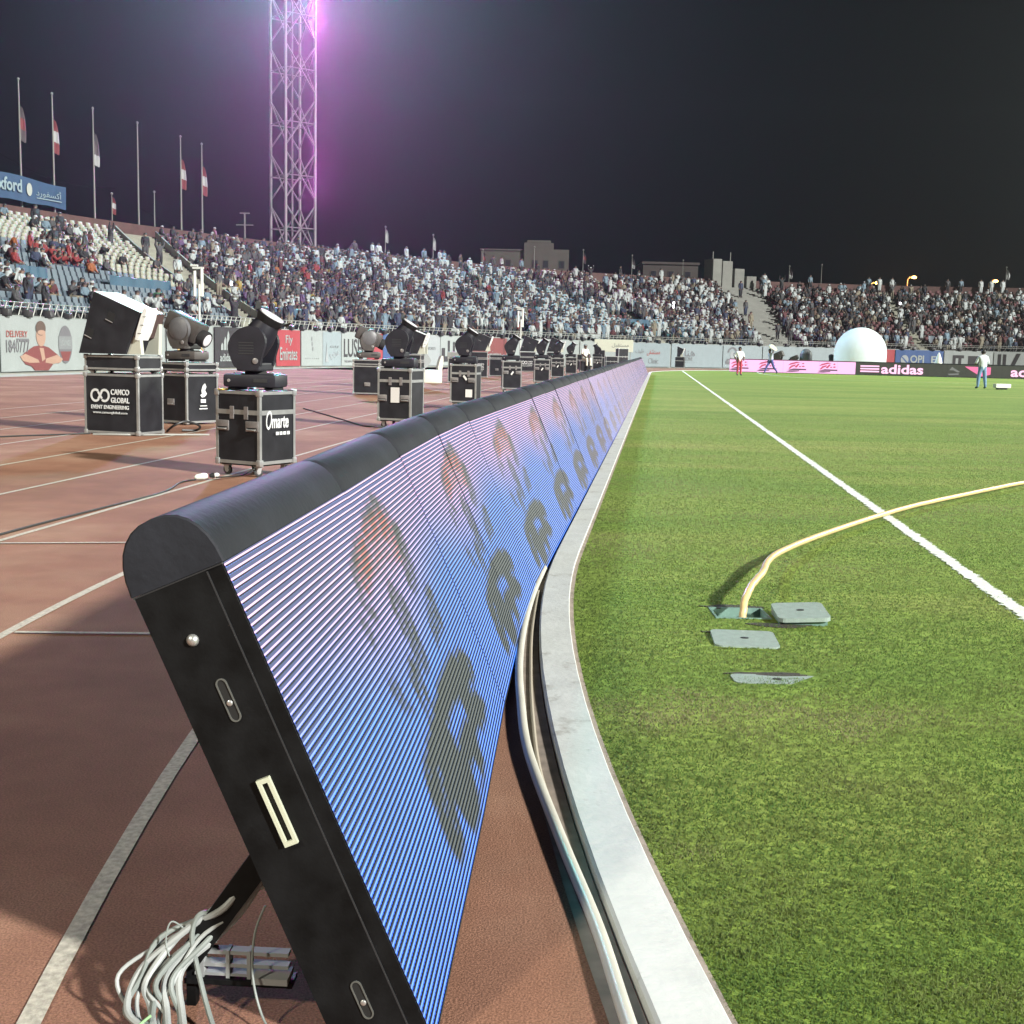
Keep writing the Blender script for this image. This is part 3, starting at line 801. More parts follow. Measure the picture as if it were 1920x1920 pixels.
# seats -------------------------------------------------------------------------------------------
def seat_verts():
    b_ = MB(); b_.box(-.2, .2, -.22, .2, .36, .42)
    b_.add([(-.2, .16, .40), (.2, .16, .40), (.2, .24, .80), (-.2, .24, .80), (-.2, .22, .40), (.2, .22, .40), (.2, .29, .79), (-.2, .29, .79)], [(0, 1, 2, 3), (7, 6, 5, 4), (0, 4, 5, 1), (1, 5, 6, 2), (2, 6, 7, 3), (3, 7, 4, 0)])
    return b_


sb = seat_verts(); me_seat = {k: sb.mesh('seat', m) for k, m in (('cream', m_cream), ('blue', m_blue), ('maroon', m_maroon))}
seats = []
for r in range(ROWS - 1):
    for s in np.arange(56, 190, .56):
        s2 = s + .0
        if any(abs(s2 - aisle_s(bo, to, r)) < hw + .3 for bo, to, hw, k in AIS): continue
        p, t = front(s2, RO(r) - .02); x, y = cam_px((p[0], p[1], RZ(r) + .5))
        if not (-40 < x < 1960): continue
        sa_ = aisle_s(89.6, 99.2, r)
        if s2 < sa_ - 1.2: c_ = 'cream' if r > 15 - (s2 - 80) * 1.25 and r > 3 else 'blue'
        elif s2 < aisle_s(155.9, 160.2, r): c_ = 'blue' if (r < 3 or (r * 7 + int(s2)) % 23 == 0) else ('maroon' if s2 > 96 else 'cream')
        else: c_ = 'maroon'
        seats.append((math.hypot(p[0], p[1]), s2, r, p[0], p[1], RZ(r), math.atan2(t[1], t[0]), c_))
seats.sort()
ORD = ['first', 'second', 'third', 'fourth', 'fifth', 'sixth', 'seventh', 'eighth', 'ninth', 'tenth', 'eleventh', 'twelfth'] + ['upper'] * 12
SEAT_LAB = {'cream': 'cream plastic bucket seat in the upper empty rows', 'blue': 'pale blue plastic bucket seat in the rows above the white wall', 'maroon': 'maroon plastic bucket seat among the packed rows'}

# people ------------------------------------------------------------------------------------------
def skin_person(J, E, tags, sub=0, name='person'):
    """J: name -> (x,y,z,r); E: edges; returns mesh with material index by body zone"""
    names = list(J); me_ = bpy.data.meshes.new(name); me_.from_pydata([J[n][:3] for n in names], [(names.index(a), names.index(c)) for a, c in E], [])
    o_ = bpy.data.objects.new(name, me_); COL.objects.link(o_)
    md = o_.modifiers.new('skin', 'SKIN'); md.use_smooth_shade = True
    sv = me_.skin_vertices[0].data
    for i, n in enumerate(names):
        r_ = J[n][3]; sv[i].radius = (r_, r_) if not isinstance(r_, tuple) else r_; sv[i].use_root = (n == 'pelvis')
    if sub:
        ms = o_.modifiers.new('sub', 'SUBSURF'); ms.levels = sub; ms.render_levels = sub
    dg = bpy.context.evaluated_depsgraph_get(); out = bpy.data.meshes.new_from_object(o_.evaluated_get(dg))
    bpy.data.objects.remove(o_); out.name = name
    seg = [(np.array(J[a][:3]), np.array(J[c][:3]), tags.get((a, c), 1)) for a, c in E]
    idx = []
    for p_ in out.polygons:
        c_ = np.array(p_.center); bd, bi = 9e9, 1
        for a, d_, tg in seg:
            ab = d_ - a; u = np.clip(np.dot(c_ - a, ab) / max(np.dot(ab, ab), 1e-9), 0, 1); dd = np.linalg.norm(c_ - a - ab * u)
            if dd < bd: bd, bi = dd, tg
        if bi == 0 and (a_head := J.get('head')) is not None:
            hx_, hy_, hz_, hr = a_head
            if c_[2] > hz_ + .035 or (c_[1] > hy_ + .02 and c_[2] > hz_ - .07): bi = 3
        idx.append(bi)
    out.materials.clear()
    out.polygons.foreach_set('material_index', idx); out.polygons.foreach_set('use_smooth', [True] * len(idx))
    return out


EB = [('pelvis', 'belly'), ('belly', 'chest'), ('chest', 'neck'), ('neck', 'head'), ('head', 'top')]
for sd in 'LR': EB += [('chest', 'sh' + sd), ('sh' + sd, 'el' + sd), ('el' + sd, 'wr' + sd), ('wr' + sd, 'ha' + sd), ('pelvis', 'hi' + sd), ('hi' + sd, 'kn' + sd), ('kn' + sd, 'an' + sd), ('an' + sd, 'to' + sd)]


def btags(robe=False, long=False):
    T = {('neck', 'head'): 0, ('head', 'top'): 0, ('chest', 'neck'): 1}
    for sd in 'LR':
        T[('wr' + sd, 'ha' + sd)] = 0; T[('el' + sd, 'wr' + sd)] = 1 if (long or robe) else 0
        for e in (('hi', 'kn'), ('kn', 'an')): T[(e[0] + sd, e[1] + sd)] = 1 if robe else 2
        T[('pelvis', 'hi' + sd)] = 1 if robe else 2; T[('an' + sd, 'to' + sd)] = 4
    return T


def pose(kind, j=0.):
    s = {}
    if kind.startswith('sit'):
        s.update(pelvis=(0, .06, .50, .155), belly=(0, .05, .72, .145), chest=(0, .03 - j, .95, .16), neck=(0, .0 - j * 1.4, 1.10, .062), head=(0, -.03 - j * 1.6, 1.215, .098), top=(0, -.015 - j * 1.6, 1.31, .07))
        for sd, k in (('L', -1), ('R', 1)):
            s['hi' + sd] = (k * .10, -.02, .50, .105); s['kn' + sd] = (k * .13, -.40, .51, .078); s['an' + sd] = (k * .13, -.40, .09, .052); s['to' + sd] = (k * .14, -.55, .045, .042)
            s['sh' + sd] = (k * .185, .03 - j, 1.00, .078)
            if kind == 'sit_clap': s['el' + sd] = (k * .24, -.16, .82, .055); s['wr' + sd] = (k * .08, -.34, .98, .042); s['ha' + sd] = (k * .03, -.38, 1.05, .042)
            else: s['el' + sd] = (k * .25, -.04 - j, .76, .055); s['wr' + sd] = (k * .16, -.26, .62, .042); s['ha' + sd] = (k * .12, -.34, .60, .042)
    else:
        s.update(pelvis=(0, .0, .92, .15), belly=(0, -.01, 1.12, .145), chest=(0, .0, 1.34, .165), neck=(0, .0, 1.50, .062), head=(0, -.02, 1.615, .098), top=(0, -.01, 1.71, .07))
        for sd, k in (('L', -1), ('R', 1)):
            s['hi' + sd] = (k * .095, 0, .88, .11); s['kn' + sd] = (k * .11, -.02, .48, .078); s['an' + sd] = (k * .11, .01, .08, .055); s['to' + sd] = (k * .13, -.15, .04, .045)
            s['sh' + sd] = (k * .19, 0, 1.40, .08)
            if kind == 'stand_up': s['el' + sd] = (k * .33, -.05, 1.56, .055); s['wr' + sd] = (k * .30, -.1, 1.82, .042); s['ha' + sd] = (k * .29, -.12, 1.92, .042)
            else: s['el' + sd] = (k * .25, .01, 1.12, .056); s['wr' + sd] = (k * .25, -.08, .88, .043); s['ha' + sd] = (k * .25, -.10, .79, .044)
    return s


def robed(s, sit):
    for sd, k in (('L', -1), ('R', 1)):
        h, kn, an = s['hi' + sd], s['kn' + sd], s['an' + sd]
        s['kn' + sd] = (kn[0] * .75, kn[1], kn[2], .115); s['an' + sd] = (an[0] * .8, an[1], .16, .12); s['hi' + sd] = (*h[:3], .13)
    return s


TEMPL = []
for kd, rb in (('sit', 0), ('sit_lean', 0), ('sit_clap', 0), ('sit_robe', 1), ('stand', 0), ('stand_robe', 1), ('stand_up', 0)):
    base_ = pose('sit_clap' if kd == 'sit_clap' else ('sit' if kd.startswith('sit') else ('stand_up' if kd == 'stand_up' else 'stand')), .12 if kd == 'sit_lean' else 0)
    if rb: base_ = robed(base_, kd.startswith('sit'))
    TEMPL.append((kd, skin_person(base_, EB, btags(bool(rb), kd != 'sit_lean'), 0, 'spectator')))
SKIN = [(.085, .045, .030), (.11, .062, .042), (.065, .034, .023), (.045, .025, .018)]
m_skin = [mat('skin_%d' % i, c, .55) for i, c in enumerate(SKIN)]
CLOTH = {k_: tuple(.50 * q_ for q_ in v_) for k_, v_ in {'white': (.52, .57, .57), 'pale blue': (.19, .28, .35), 'grey': (.075, .077, .082), 'dark': (.014, .015, .02), 'navy': (.03, .045, .10), 'maroon': (.11, .022, .028), 'red': (.27, .026, .026), 'yellow': (.36, .25, .04), 'orange': (.36, .11, .03), 'beige': (.26, .23, .165), 'green': (.05, .20, .09), 'purple': (.13, .07, .18), 'brown': (.12, .07, .045)}.items()}
m_cloth = {k: mat('cloth_' + k.replace(' ', '_'), c, .85) for k, c in CLOTH.items()}
m_hair = mat('hair_black', (.012, .010, .009), .7); m_ghutra = mat('headcloth_white', (.25, .275, .28), .8); m_shoe = mat('shoe_dark', (.03, .025, .022), .6)
SETS = {'left': [('white', 22), ('pale blue', 8), ('grey', 14), ('dark', 22), ('navy', 8), ('maroon', 5), ('red', 3), ('yellow', 3), ('orange', 2), ('beige', 5), ('green', 1)],
        'mid': [('white', 19), ('pale blue', 9), ('grey', 18), ('dark', 34), ('navy', 10), ('maroon', 8), ('red', 2), ('yellow', 1), ('orange', 1.5), ('beige', 6), ('purple', 5), ('brown', 4)],
        'far': [('white', 52), ('pale blue', 9), ('grey', 15), ('dark', 28), ('navy', 6), ('maroon', 4), ('red', 1), ('yellow', 1), ('beige', 6), ('brown', 3)],
        'right': [('white', 32), ('pale blue', 8), ('grey', 20), ('dark', 32), ('navy', 5), ('maroon', 9), ('beige', 5), ('brown', 5)]}
pr_ = random.Random(11); people = []
VOM = [(73.9, 2.0), (83.5, 3.0), (140.6, 1.9), (174.5, 1.6)]
for r in range(ROWS - 1):
    for s in np.arange(56, 190, .53):
        s2 = s + pr_.uniform(-.12, .12); sa_ = aisle_s(89.6, 99.2, r); sg = aisle_s(155.9, 160.2, r)
        p, t = front(s2, RO(r) - .06); x, y = cam_px((p[0], p[1], RZ(r) + .6))
        if not (-30 < x < 1950): continue
        ais = any(abs(s2 - aisle_s(bo, to, r)) < hw + .25 for bo, to, hw, k in AIS)
        if any(abs(s2 - vs) < vw and 2 < r < 7 for vs, vw in VOM): continue
        if s2 < sa_:
            blk = 'left'; cl = 0
            for (cs, cr, ws, wr, am) in ((82, 20, 1.2, .8, .8), (90, 16.5, 1.5, .9, .8), (86, 12, 2.4, 1.4, .75), (82, 9, 3, 1.6, .75), (93, 9.5, 1.6, 1.6, .85), (77, 13, 2.5, 2.0, .7), (73, 9, 2.5, 2.0, .7), (71, 3.5, 4.5, 2.2, .8), (88, 2.8, 4, 1.3, .5), (92, 6, 3.0, 1.5, .7), (79, 1, 8, .8, .45), (96, 12, 1.8, 1.5, .6)):
                cl = max(cl, am * math.exp(-((s2 - cs) / ws) ** 2 - ((r - cr) / wr) ** 2))
            dn = .03 + cl
        elif s2 < 112: blk = 'mid'; dn = .86 if r < 19 else .55
        elif s2 < sg: blk = 'far'; dn = .93 if r < 21 else .6
        else: blk = 'right'; dn = .74 if r < 19 else .45
        if ais: dn = .04 if abs(s2 - sa_) < 2 or abs(s2 - sg) < 2 else .25
        if pr_.random() > dn: continue
        clump = float(smooth_noise(np.array([s2 * .35]), np.array([r * .45]), 1.0, 21)[0])
        if blk != 'left' and pr_.random() > .62 + .62 * clump: continue
        ch = [(c, w * (.35 + 1.5 * clump if c in ('white', 'pale blue') else 1)) for c, w in SETS[blk]]
        col = pr_.choices([c for c, w in ch], [w for c, w in ch])[0]
        if blk == 'left' and abs(s2 - 82) < 2.6 and abs(r - 9) < 1.6 and pr_.random() < .75: col = 'red'
        robe = col in ('white', 'pale blue', 'beige') and pr_.random() < (.35 if blk == 'left' else .6)
        st = pr_.random() < (.10 if blk in ('left', 'right') else .16) or r in (0,)and pr_.random() < .4 or ais
        k = (5 if robe else (6 if pr_.random() < .18 else 4)) if st else (3 if robe else pr_.choice((0, 0, 1, 2)))
        low = pr_.choices(('dark', 'navy', 'grey', 'beige'), (5, 3, 3, 2))[0]
        hd = m_ghutra if pr_.random() < (.5 if robe else .14) else m_hair
        people.append((math.hypot(p[0], p[1]), p[0], p[1], RZ(r) + (0 if not ais else .16), math.atan2(t[1], t[0]) + pr_.uniform(-.5, .5), k, col, low, hd, pr_.randrange(4), blk, r, pr_.uniform(.93, 1.06)))
# some watch from the back deck above the parapet
for s in np.arange(120, 186, 1.0):
    if pr_.random() < .28:
        p, t = front(s + pr_.uniform(-.4, .4), 19.75); col = pr_.choice(('white', 'white', 'grey', 'dark', 'pale blue'))
        people.append((math.hypot(p[0], p[1]), p[0], p[1], RZ(21) + .25, math.atan2(t[1], t[0]) + pr_.uniform(-.5, .5), 5 if col == 'white' else 4, col, 'dark', m_hair, 1, 'top', 21, 1.0))
people.sort(key=lambda q: q[0])
PLACE = {'left': ('in lower blue seats', 'in half-empty middle rows', 'among empty cream seats'),
         'mid': ('in front rows beside cream stair', 'in middle rows beside cream stair', 'in top rows beside cream stair'),
         'far': ('in front rows of far curve', 'in middle rows of far curve', 'in top rows of far curve'), 'right': ('beyond the grey stair',) * 3}
PK = ('seated', 'seated leaning forward', 'seated hands raised', 'seated in robe', 'standing', 'standing in robe', 'standing arms raised')
for q in people[:300]:
    d_, x, y, z, rz, k, col, low, hd, sk, blk, r, sc = q
    o = bpy.data.objects.new('person', TEMPL[k][1]); COL.objects.link(o); o.location = (x, y, z); o.rotation_euler = (0, 0, rz); o.scale = (sc, sc, sc)
    me_ = TEMPL[k][1]
    while len(me_.materials) < 5: me_.materials.append(None)
    for i, m in enumerate((m_skin[sk], m_cloth[col], m_cloth[low], hd, m_shoe)):
        o.material_slots[i].link = 'OBJECT'; o.material_slots[i].material = m
    tier = 0 if r < 6 else (1 if r < 13 else 2)
    pl = PLACE.get(blk, PLACE['far'])[tier]; gd = 'white headcloth' if hd is m_ghutra else 'dark hair'
    lb = 'spectator in %s, %s, %s, %s' % (col, gd, PK[k], pl); tag(o, lb, 'person', 'each ' + lb)


def merged(name, items, m, kind_label, cat):
    """one mesh out of many placed templates with a colour per face"""
    vs, fs_l, fs_t, cols, off_ = [], [], [], [], 0
    for (V, loops, tot, C, x, y, z, rz, sc) in items:
        c_, s_ = math.cos(rz), math.sin(rz); P = V * sc
        vs.append(np.stack([P[:, 0] * c_ - P[:, 1] * s_ + x, P[:, 0] * s_ + P[:, 1] * c_ + y, P[:, 2] + z], 1)); fs_l.append(loops + off_); fs_t.append(tot); cols.append(C); off_ += len(V)
    V = np.concatenate(vs).astype(np.float32); Lp = np.concatenate(fs_l).astype(np.int32); T = np.concatenate(fs_t).astype(np.int32); C = np.concatenate(cols).astype(np.float32)
    me_ = bpy.data.meshes.new(name); me_.vertices.add(len(V)); me_.vertices.foreach_set('co', V.reshape(-1)); me_.loops.add(len(Lp)); me_.loops.foreach_set('vertex_index', Lp)
    me_.polygons.add(len(T)); st = np.concatenate([[0], np.cumsum(T)[:-1]]).astype(np.int32); me_.polygons.foreach_set('loop_start', st); me_.polygons.foreach_set('loop_total', T)
    me_.update(calc_edges=True)
    at_ = me_.attributes.new('tint', 'FLOAT_COLOR', 'FACE'); at_.data.foreach_set('color', np.concatenate([C, np.ones((len(C), 1), np.float32)], 1).reshape(-1))
    me_.materials.append(m); o_ = bpy.data.objects.new(name, me_); COL.objects.link(o_)
    return tag(o_, kind_label, cat, None, 'stuff')


m_tint = bpy.data.materials.new('cloth_by_face'); m_tint.use_nodes = True
_a = m_tint.node_tree.nodes.new('ShaderNodeAttribute'); _a.attribute_name = 'tint'
m_tint.node_tree.links.new(_a.outputs['Color'], m_tint.node_tree.nodes['Principled BSDF'].inputs['Base Color']); m_tint.node_tree.nodes['Principled BSDF'].inputs['Roughness'].default_value = .8


def arrays(me_):
    V = np.zeros(len(me_.vertices) * 3); me_.vertices.foreach_get('co', V); L_ = np.zeros(len(me_.loops), int); me_.loops.foreach_get('vertex_index', L_)
    T = np.zeros(len(me_.polygons), int); me_.polygons.foreach_get('loop_total', T); I = np.zeros(len(me_.polygons), int); me_.polygons.foreach_get('material_index', I)
    return V.reshape(-1, 3), L_, T, I


TA = [arrays(me_) for _, me_ in TEMPL]
items = []
for q in people[300:]:
    d_, x, y, z, rz, k, col, low, hd, sk, blk, r, sc = q
    V, L_, T, I = TA[k]; pal = np.array([SKIN[sk], CLOTH[col], CLOTH[low], (.25, .275, .28) if hd is m_ghutra else (.012, .01, .009), (.03, .025, .022)]) * pr_.uniform(.85, 1.1)
    items.append((V, L_, T, pal[I], x, y, z, rz, sc))
merged('crowd', items, m_tint, 'packed crowd of spectators filling the curve of the stand', 'crowd')
print('people', len(people), 'seats', len(seats))
occ = {}
for q in people: occ.setdefault(q[11], []).append((q[1], q[2]))
vis = []
for q in seats:
    near_ = any((q[3] - a) ** 2 + (q[4] - c) ** 2 < .08 for a, c in occ.get(q[2], [])[:0])
    vis.append(q)
for q in vis[:300]:
    o = bpy.data.objects.new('stadium_seat', me_seat[q[7]]); COL.objects.link(o); o.location = (q[3], q[4], q[5]); o.rotation_euler = (0, 0, q[6])
    lb = '%s plastic bucket seat, %s row above the white boundary wall' % ('pale blue' if q[7] == 'blue' else q[7], ORD[q[2]]); tag(o, lb, 'seat', 'each ' + lb)
sV, sL, sT, _i = arrays(me_seat['cream']); SCOL = {'cream': (.21, .21, .16), 'blue': (.070, .095, .118), 'maroon': (.062, .02, .023)}
merged('stadium_seats', [(sV, sL, sT, np.tile(np.array(SCOL[q[7]]) * pr_.uniform(.9, 1.08), (len(sT), 1)), q[3], q[4], q[5], q[6], 1.) for q in vis[300:]], m_tint, 'rows of bucket seats further along the stand', 'seats')

# blue sheets hung over the vomitory walls
for i, (s, hw, r, lab) in enumerate([(73.9, 1.2, 5, 'dark blue sheet hung over a stair opening wall, nearest the oval logo banner'), (83.5, 3.1, 5, 'long blue sheet hung over a stair opening wall above the tilted black box light'),
                                     (140.6, 1.9, 4, 'blue sheet over an opening wall in the packed far curve'), (174.4, 1.6, 1.6, 'pale blue sheet on the front wall in the crowd behind the pink and black boards'),
                                     (93.5, 2.4, 1.2, 'narrow blue sheet along the foot of the cream stair')]):
    b = MB(); n = 12; top = []
    for k in range(n + 1):
        a = -hw + 2 * hw * k / n; p, t = front(s + a, RO(r) - .5); nn = np.array([t[1], -t[0]]); wv = .05 * math.sin(k * 1.9 + i)
        q = p + nn * wv; b.v += [(q[0] + nn[0] * .10, q[1] + nn[1] * .10, RZ(r) - .25 + .04 * math.sin(k * 1.3)), (q[0], q[1], RZ(r) + 1.02 - .03 * (k % 3))]
        q2 = p - nn * .12; b.v += [(q2[0], q2[1], RZ(r) + 1.0)]
    for k in range(n):
        a = 3 * k; b.f += [(a, a + 3, a + 4, a + 1), (a + 1, a + 4, a + 5, a + 2)]; b.m += [0, 0]
    o = b.build('blue_sheet', m_sheet if i != 3 else m_blue, None, True); tag(o, lab, 'sheet', 'blue sheets on the stand')
    b = MB(); pa = front(s - hw, RO(r) - .45)[0]; pb = front(s + hw, RO(r) - .45)[0]

# ------------------------------------------------------------------ banners on the boundary wall
def vinyl(name, c): return mat('vinyl_' + name, c, .45, var=.04, scale=2)


INK = {k: vinyl(k, c) for k, c in {'white': (.215, .24, .237), 'paleblue': (.185, .225, .24), 'black': (.018, .017, .02), 'red': (.24, .026, .034), 'blue': (.02, .055, .16), 'grey': (.14, .15, .155), 'skin': (.27, .17, .125), 'maroon': (.13, .03, .03), 'darkred': (.25, .06, .05), 'brown': (.07, .045, .035), 'gold': (.34, .24, .10), 'dkgrey': (.10, .10, .11), 'green': (.06, .25, .12), 'palegrey': (.22, .24, .25)}.items()}


def banner(s0, s1, ink, label, z0=.06, z1=2.22, off=-.05):
    (p0, t0), (p1, t1) = front(s0, off), front(s1, off)
    d = p1 - p0; w = float(np.hypot(*d)); rz = math.atan2(d[1], d[0])
    o = empty('advertising_banner', (p0[0], p0[1], 0), rz, label, 'banner', 'advertising banners along the boundary wall')
    b_ = MB(); n = max(2, int(w / .5))
    for k in range(n + 1):
        x = w * k / n; e = .012 * math.sin(k * 2.1)
        b_.v += [(x, e, z0), (x, e * .5, z1), (x, .02, z0), (x, .02, z1)]
    for k in range(n):
        a = 4 * k; b_.f += [(a, a + 4, a + 5, a + 1), (a + 2, a + 3, a + 7, a + 6), (a + 1, a + 5, a + 7, a + 3)]; b_.m += [0] * 3
    b_.build('sheet', INK[ink], o)
    return o, w


def flat(o, name, poly, ink, y=-.02):
    b_ = MB(); b_.prism(poly, y - .004, y); return b_.build(name, INK[ink], o)


def ell(cx, cz, a, c, n=24, a0=0, a1=360): return [(cx + a * math.cos(R(a0 + (a1 - a0) * k / n)), cz + c * math.sin(R(a0 + (a1 - a0) * k / n))) for k in range(n if a1 - a0 == 360 else n + 1)]


def word(o, body, x, z, w, h, ink, y=-.022, name='lettering', shear=0, bold=0):
    return text(name, body, .5, (x, y, z), INK[ink], o, w=w, h=h, shear=shear, bold=bold)


def stripes_logo(o, x, z, s_, ink):
    for k in range(3):
        xa = x + s_ * (-.46 + .32 * k); h = s_ * (.38 + .32 * k)
        flat(o, 'bar', [(xa, z), (xa + .27 * s_, z), (xa + .27 * s_ - .10 * s_, z + h), (xa + .09 * s_ - .02 * s_, z + h * .93)] if False else [(xa, z), (xa + .25 * s_, z), (xa + .25 * s_, z + h * .80), (xa + .12 * s_, z + h), (xa + .0 * s_, z + h * .62)], ink)


o, w = banner(56.0, 62.9, 'white', 'white banner at the near end of the wall cut off by the frame edge')
o, w = banner(63.1, 69.9, 'white', 'white delivery banner with folded arms man and oval black and red logo')
K = w / 6.8
word(o, 'DELIVERY', 1.15 * K, 1.54, 1.5 * K, .25, 'darkred'); word(o, '1840777', 1.2 * K, 1.06, 1.65 * K, .50, 'dkgrey')
flat(o, 'rule', [(1.1 * K, 1.30), (2.0 * K, 1.30), (2.0 * K, 1.36), (1.1 * K, 1.36)], 'dkgrey', -.024)
fx = 2.9 * K
flat(o, 'printed_man', [(fx - 1.55, .62), (fx - 1.25, .80), (fx - .55, 1.06), (fx - .15, 1.10), (fx + .15, 1.10), (fx + .6, 1.02), (fx + 1.3, .72), (fx + 1.7, .50), (fx + 1.35, .36), (fx + .95, .36), (fx + .55, .08), (fx - .5, .08), (fx - .75, .26), (fx - 1.2, .34)], 'maroon')
flat(o, 'printed_man', [(fx - 1.58, .66), (fx - 1.2, .76), (fx - .25, .52), (fx - .15, .40), (fx - .9, .40), (fx - 1.4, .48)], 'skin', -.026)
flat(o, 'printed_man', [(fx + 1.72, .54), (fx + 1.25, .72), (fx + .35, .56), (fx + .3, .40), (fx + .9, .34), (fx + 1.5, .40)], 'skin', -.026)
flat(o, 'printed_man', [(fx - .14, 1.0), (fx + .18, 1.0), (fx + .30, .55), (fx + .05, .45), (fx - .02, .7)], 'skin', -.026)
flat(o, 'printed_man', ell(fx, 1.48, .36, .42), 'skin', -.026)
flat(o, 'printed_man', ell(fx, 1.80, .38, .30, 20, 0, 360), 'brown', -.030)
flat(o, 'printed_man', ell(fx + .05, 1.63, .30, .10), 'skin', -.031)
lx = 4.85 * K
flat(o, 'oval_logo', ell(lx, 1.15, .56, .80), 'dkgrey'); flat(o, 'oval_logo', [(lx - .55, .95), (lx + .55, .95), (lx + .55, 1.50), (lx - .55, 1.50)], 'grey', -.026); flat(o, 'oval_logo', [(lx - .45, .86), (lx + .45, .86), (lx + .22, .46), (lx - .22, .46)], 'maroon', -.026)
word(o, 'LOUNGE', lx, 1.22, .8, .22, 'white', -.032)
o, w = banner(70.2, 76.8, 'white', 'plain white banner mostly hidden by the tilted black box light')
o, w = banner(77.0, 81.75, 'white', 'white banner with small gold crest beside the black sportswear banner')
flat(o, 'crest', ell(w - 1.1, 1.25, .22, .42), 'gold'); flat(o, 'crest', ell(w - 1.1, 1.55, .12, .42), 'gold', -.03); flat(o, 'crest', ell(w - 1.1, 1.25, .12, .25), 'white', -.032); flat(o, 'crest', [(w - 1.28, 1.35), (w - .92, 1.02), (w - .92, .9), (w - 1.28, 1.22)], 'dkgrey', -.033)
word(o, 'REAL MADRID', w - 1.1, .38, .95, .12, 'grey'); flat(o, 'crest', ell(1.2, 1.2, .22, .5), 'gold')
o, w = banner(82.0, 89.0, 'black', 'black sportswear banner with white triangular stripe logos')
for x in (1.0, 2.95, 4.9):
    stripes_logo(o, x + .12, .98, 1.05, 'white'); word(o, 'adidas', x + .2, .58, 1.35, .42, 'white', bold=.01)
o, w = banner(89.3, 92.2, 'red', 'red airline banner beside the black sportswear banner')
word(o, 'Fly', w * .52, 1.60, .85, .62, 'white', bold=.004); word(o, 'Emirates', w * .5, .80, 2.1, .78, 'white', bold=.006)
o, w = banner(92.35, 94.9, 'white', 'white banner with tiny grey bird emblem beside the red banner')
for k in range(3): flat(o, 'emblem', ell(w * .5 + .06 * (k - 1), 1.75 - .32 * k, .07, .14), 'grey')
word(o, '. . . . . . .', w * .5, .52, 1.6, .06, 'grey')
o, w = banner(94.95, 97.1, 'paleblue', 'pale banner with grey tower sketch beside the bold black lettering')
flat(o, 'emblem', [(.25, .3), (.65, .3), (.5, .9), (.42, 1.6), (.36, .9)], 'palegrey'); word(o, 'GULF', w * .62, 1.28, 1.05, .14, 'grey'); word(o, 'ﻲﺑﺮﻋ', w * .62, .72, 1.1, .55, 'palegrey')
o, w = banner(97.15, 100.1, 'white', 'white banner with large bold black four letter word')
word(o, 'LUSH', w * .46, 1.22, 2.2, 1.2, 'black', bold=.004); word(o, 'THE BEAUTY EXPERTS', w * .46, .34, 2.1, .13, 'dkgrey')
o, w = banner(100.2, 102.0, 'red', 'plain red banner behind the second lit moving head')
o, w = banner(102.05, 105.4, 'blue', 'blue banner with small white mark behind a moving head')
flat(o, 'emblem', [(.5, .9), (1.0, .9), (1.25, 1.7), (1.0, 1.7), (.85, 1.3), (.7, 1.7), (.5, 1.7)], 'white')
o, w = banner(105.5, 109.0, 'palegrey', 'pale grey banner behind the white chair')
word(o, 'H.E. SPORTS', w * .6, 1.3, 1.6, .2, 'grey')
o, w = banner(109.05, 111.6, 'white', 'white banner with black block letters behind a moving head')
flat(o, 'block', [(.15, .35), (1.7, .35), (1.7, .75), (.55, .75), (.55, 1.35), (.15, 1.35)], 'black'); word(o, 'Li', 1.35, 1.35, .9, 1.1, 'black', bold=.02)
o, w = banner(111.7, 113.0, 'white', 'narrow white banner strip beside the dark red banner')
o, w = banner(113.2, 117.7, 'maroon', 'dark red banner behind the cluster of flight cases')
word(o, 'Emirates', w * .62, .9, 1.8, .7, 'white')
o, w = banner(117.9, 127.8, 'white', 'long white banner behind the crowded row of moving heads')
o, w = banner(128.0, 133.6, 'white', 'cream white sheet banner beside the end of the lamp row')
o, w = banner(133.8, 141.2, 'paleblue', 'pale blue banner with red and blue Arabic lettering')
flat(o, 'emblem', [(.5, .3), (.8, .3), (1.25, 2.0), (1.15, 2.0), (.75, .9), (.6, 1.0)], 'palegrey')
word(o, 'ﻒﻴﻇ', 2.9, 1.45, 1.2, .5, 'grey'); word(o, 'ﻰﻔﺸﺘﺴﻣ', 4.9, 1.35, 1.9, .55, 'darkred'); word(o, 'Clinic', 4.9, .6, 1.5, .5, 'grey')
o, w = banner(141.4, 148.0, 'paleblue', 'pale banner with dark Arabic lettering behind the stacked black box')
word(o, 'ﺎﻨﻫ', 2.3, 1.45, 1.3, .75, 'dkgrey'); word(o, 'ZONE', 2.2, .85, 1.0, .38, 'grey'); word(o, '. . . . . .', 2.5, .5, 1.5, .06, 'grey')
o, w = banner(148.1, 152.9, 'paleblue', 'pale banner with tall dark round stamp emblem beyond the pitch corner')
cx = 1.1
flat(o, 'emblem', ell(cx, 1.45, .62, .62, 20, 10, 170) + ell(cx, 1.45, .40, .45, 20, 170, 10), 'dkgrey'); flat(o, 'emblem', ell(cx, 1.3, .28, .40), 'palegrey', -.024)
flat(o, 'emblem', [(cx - .85, .62), (cx - .6, .92), (cx + .6, .95), (cx + .8, .75), (cx + .6, .45), (cx - .7, .40)], 'dkgrey', -.026)
word(o, 'CUP', cx + .35, 1.35, .5, .35, 'black', -.034); word(o, 'FINAL', cx, .7, 1.0, .2, 'white', -.034)
o, w = banner(153.0, 166.9, 'paleblue', 'long pale banner behind the pink board and white dome')
o, w = banner(167.1, 168.1, 'red', 'small red banner between white dome and blue letter banner')
o, w = banner(168.2, 173.4, 'blue', 'blue banner with large white letters beyond the black board')
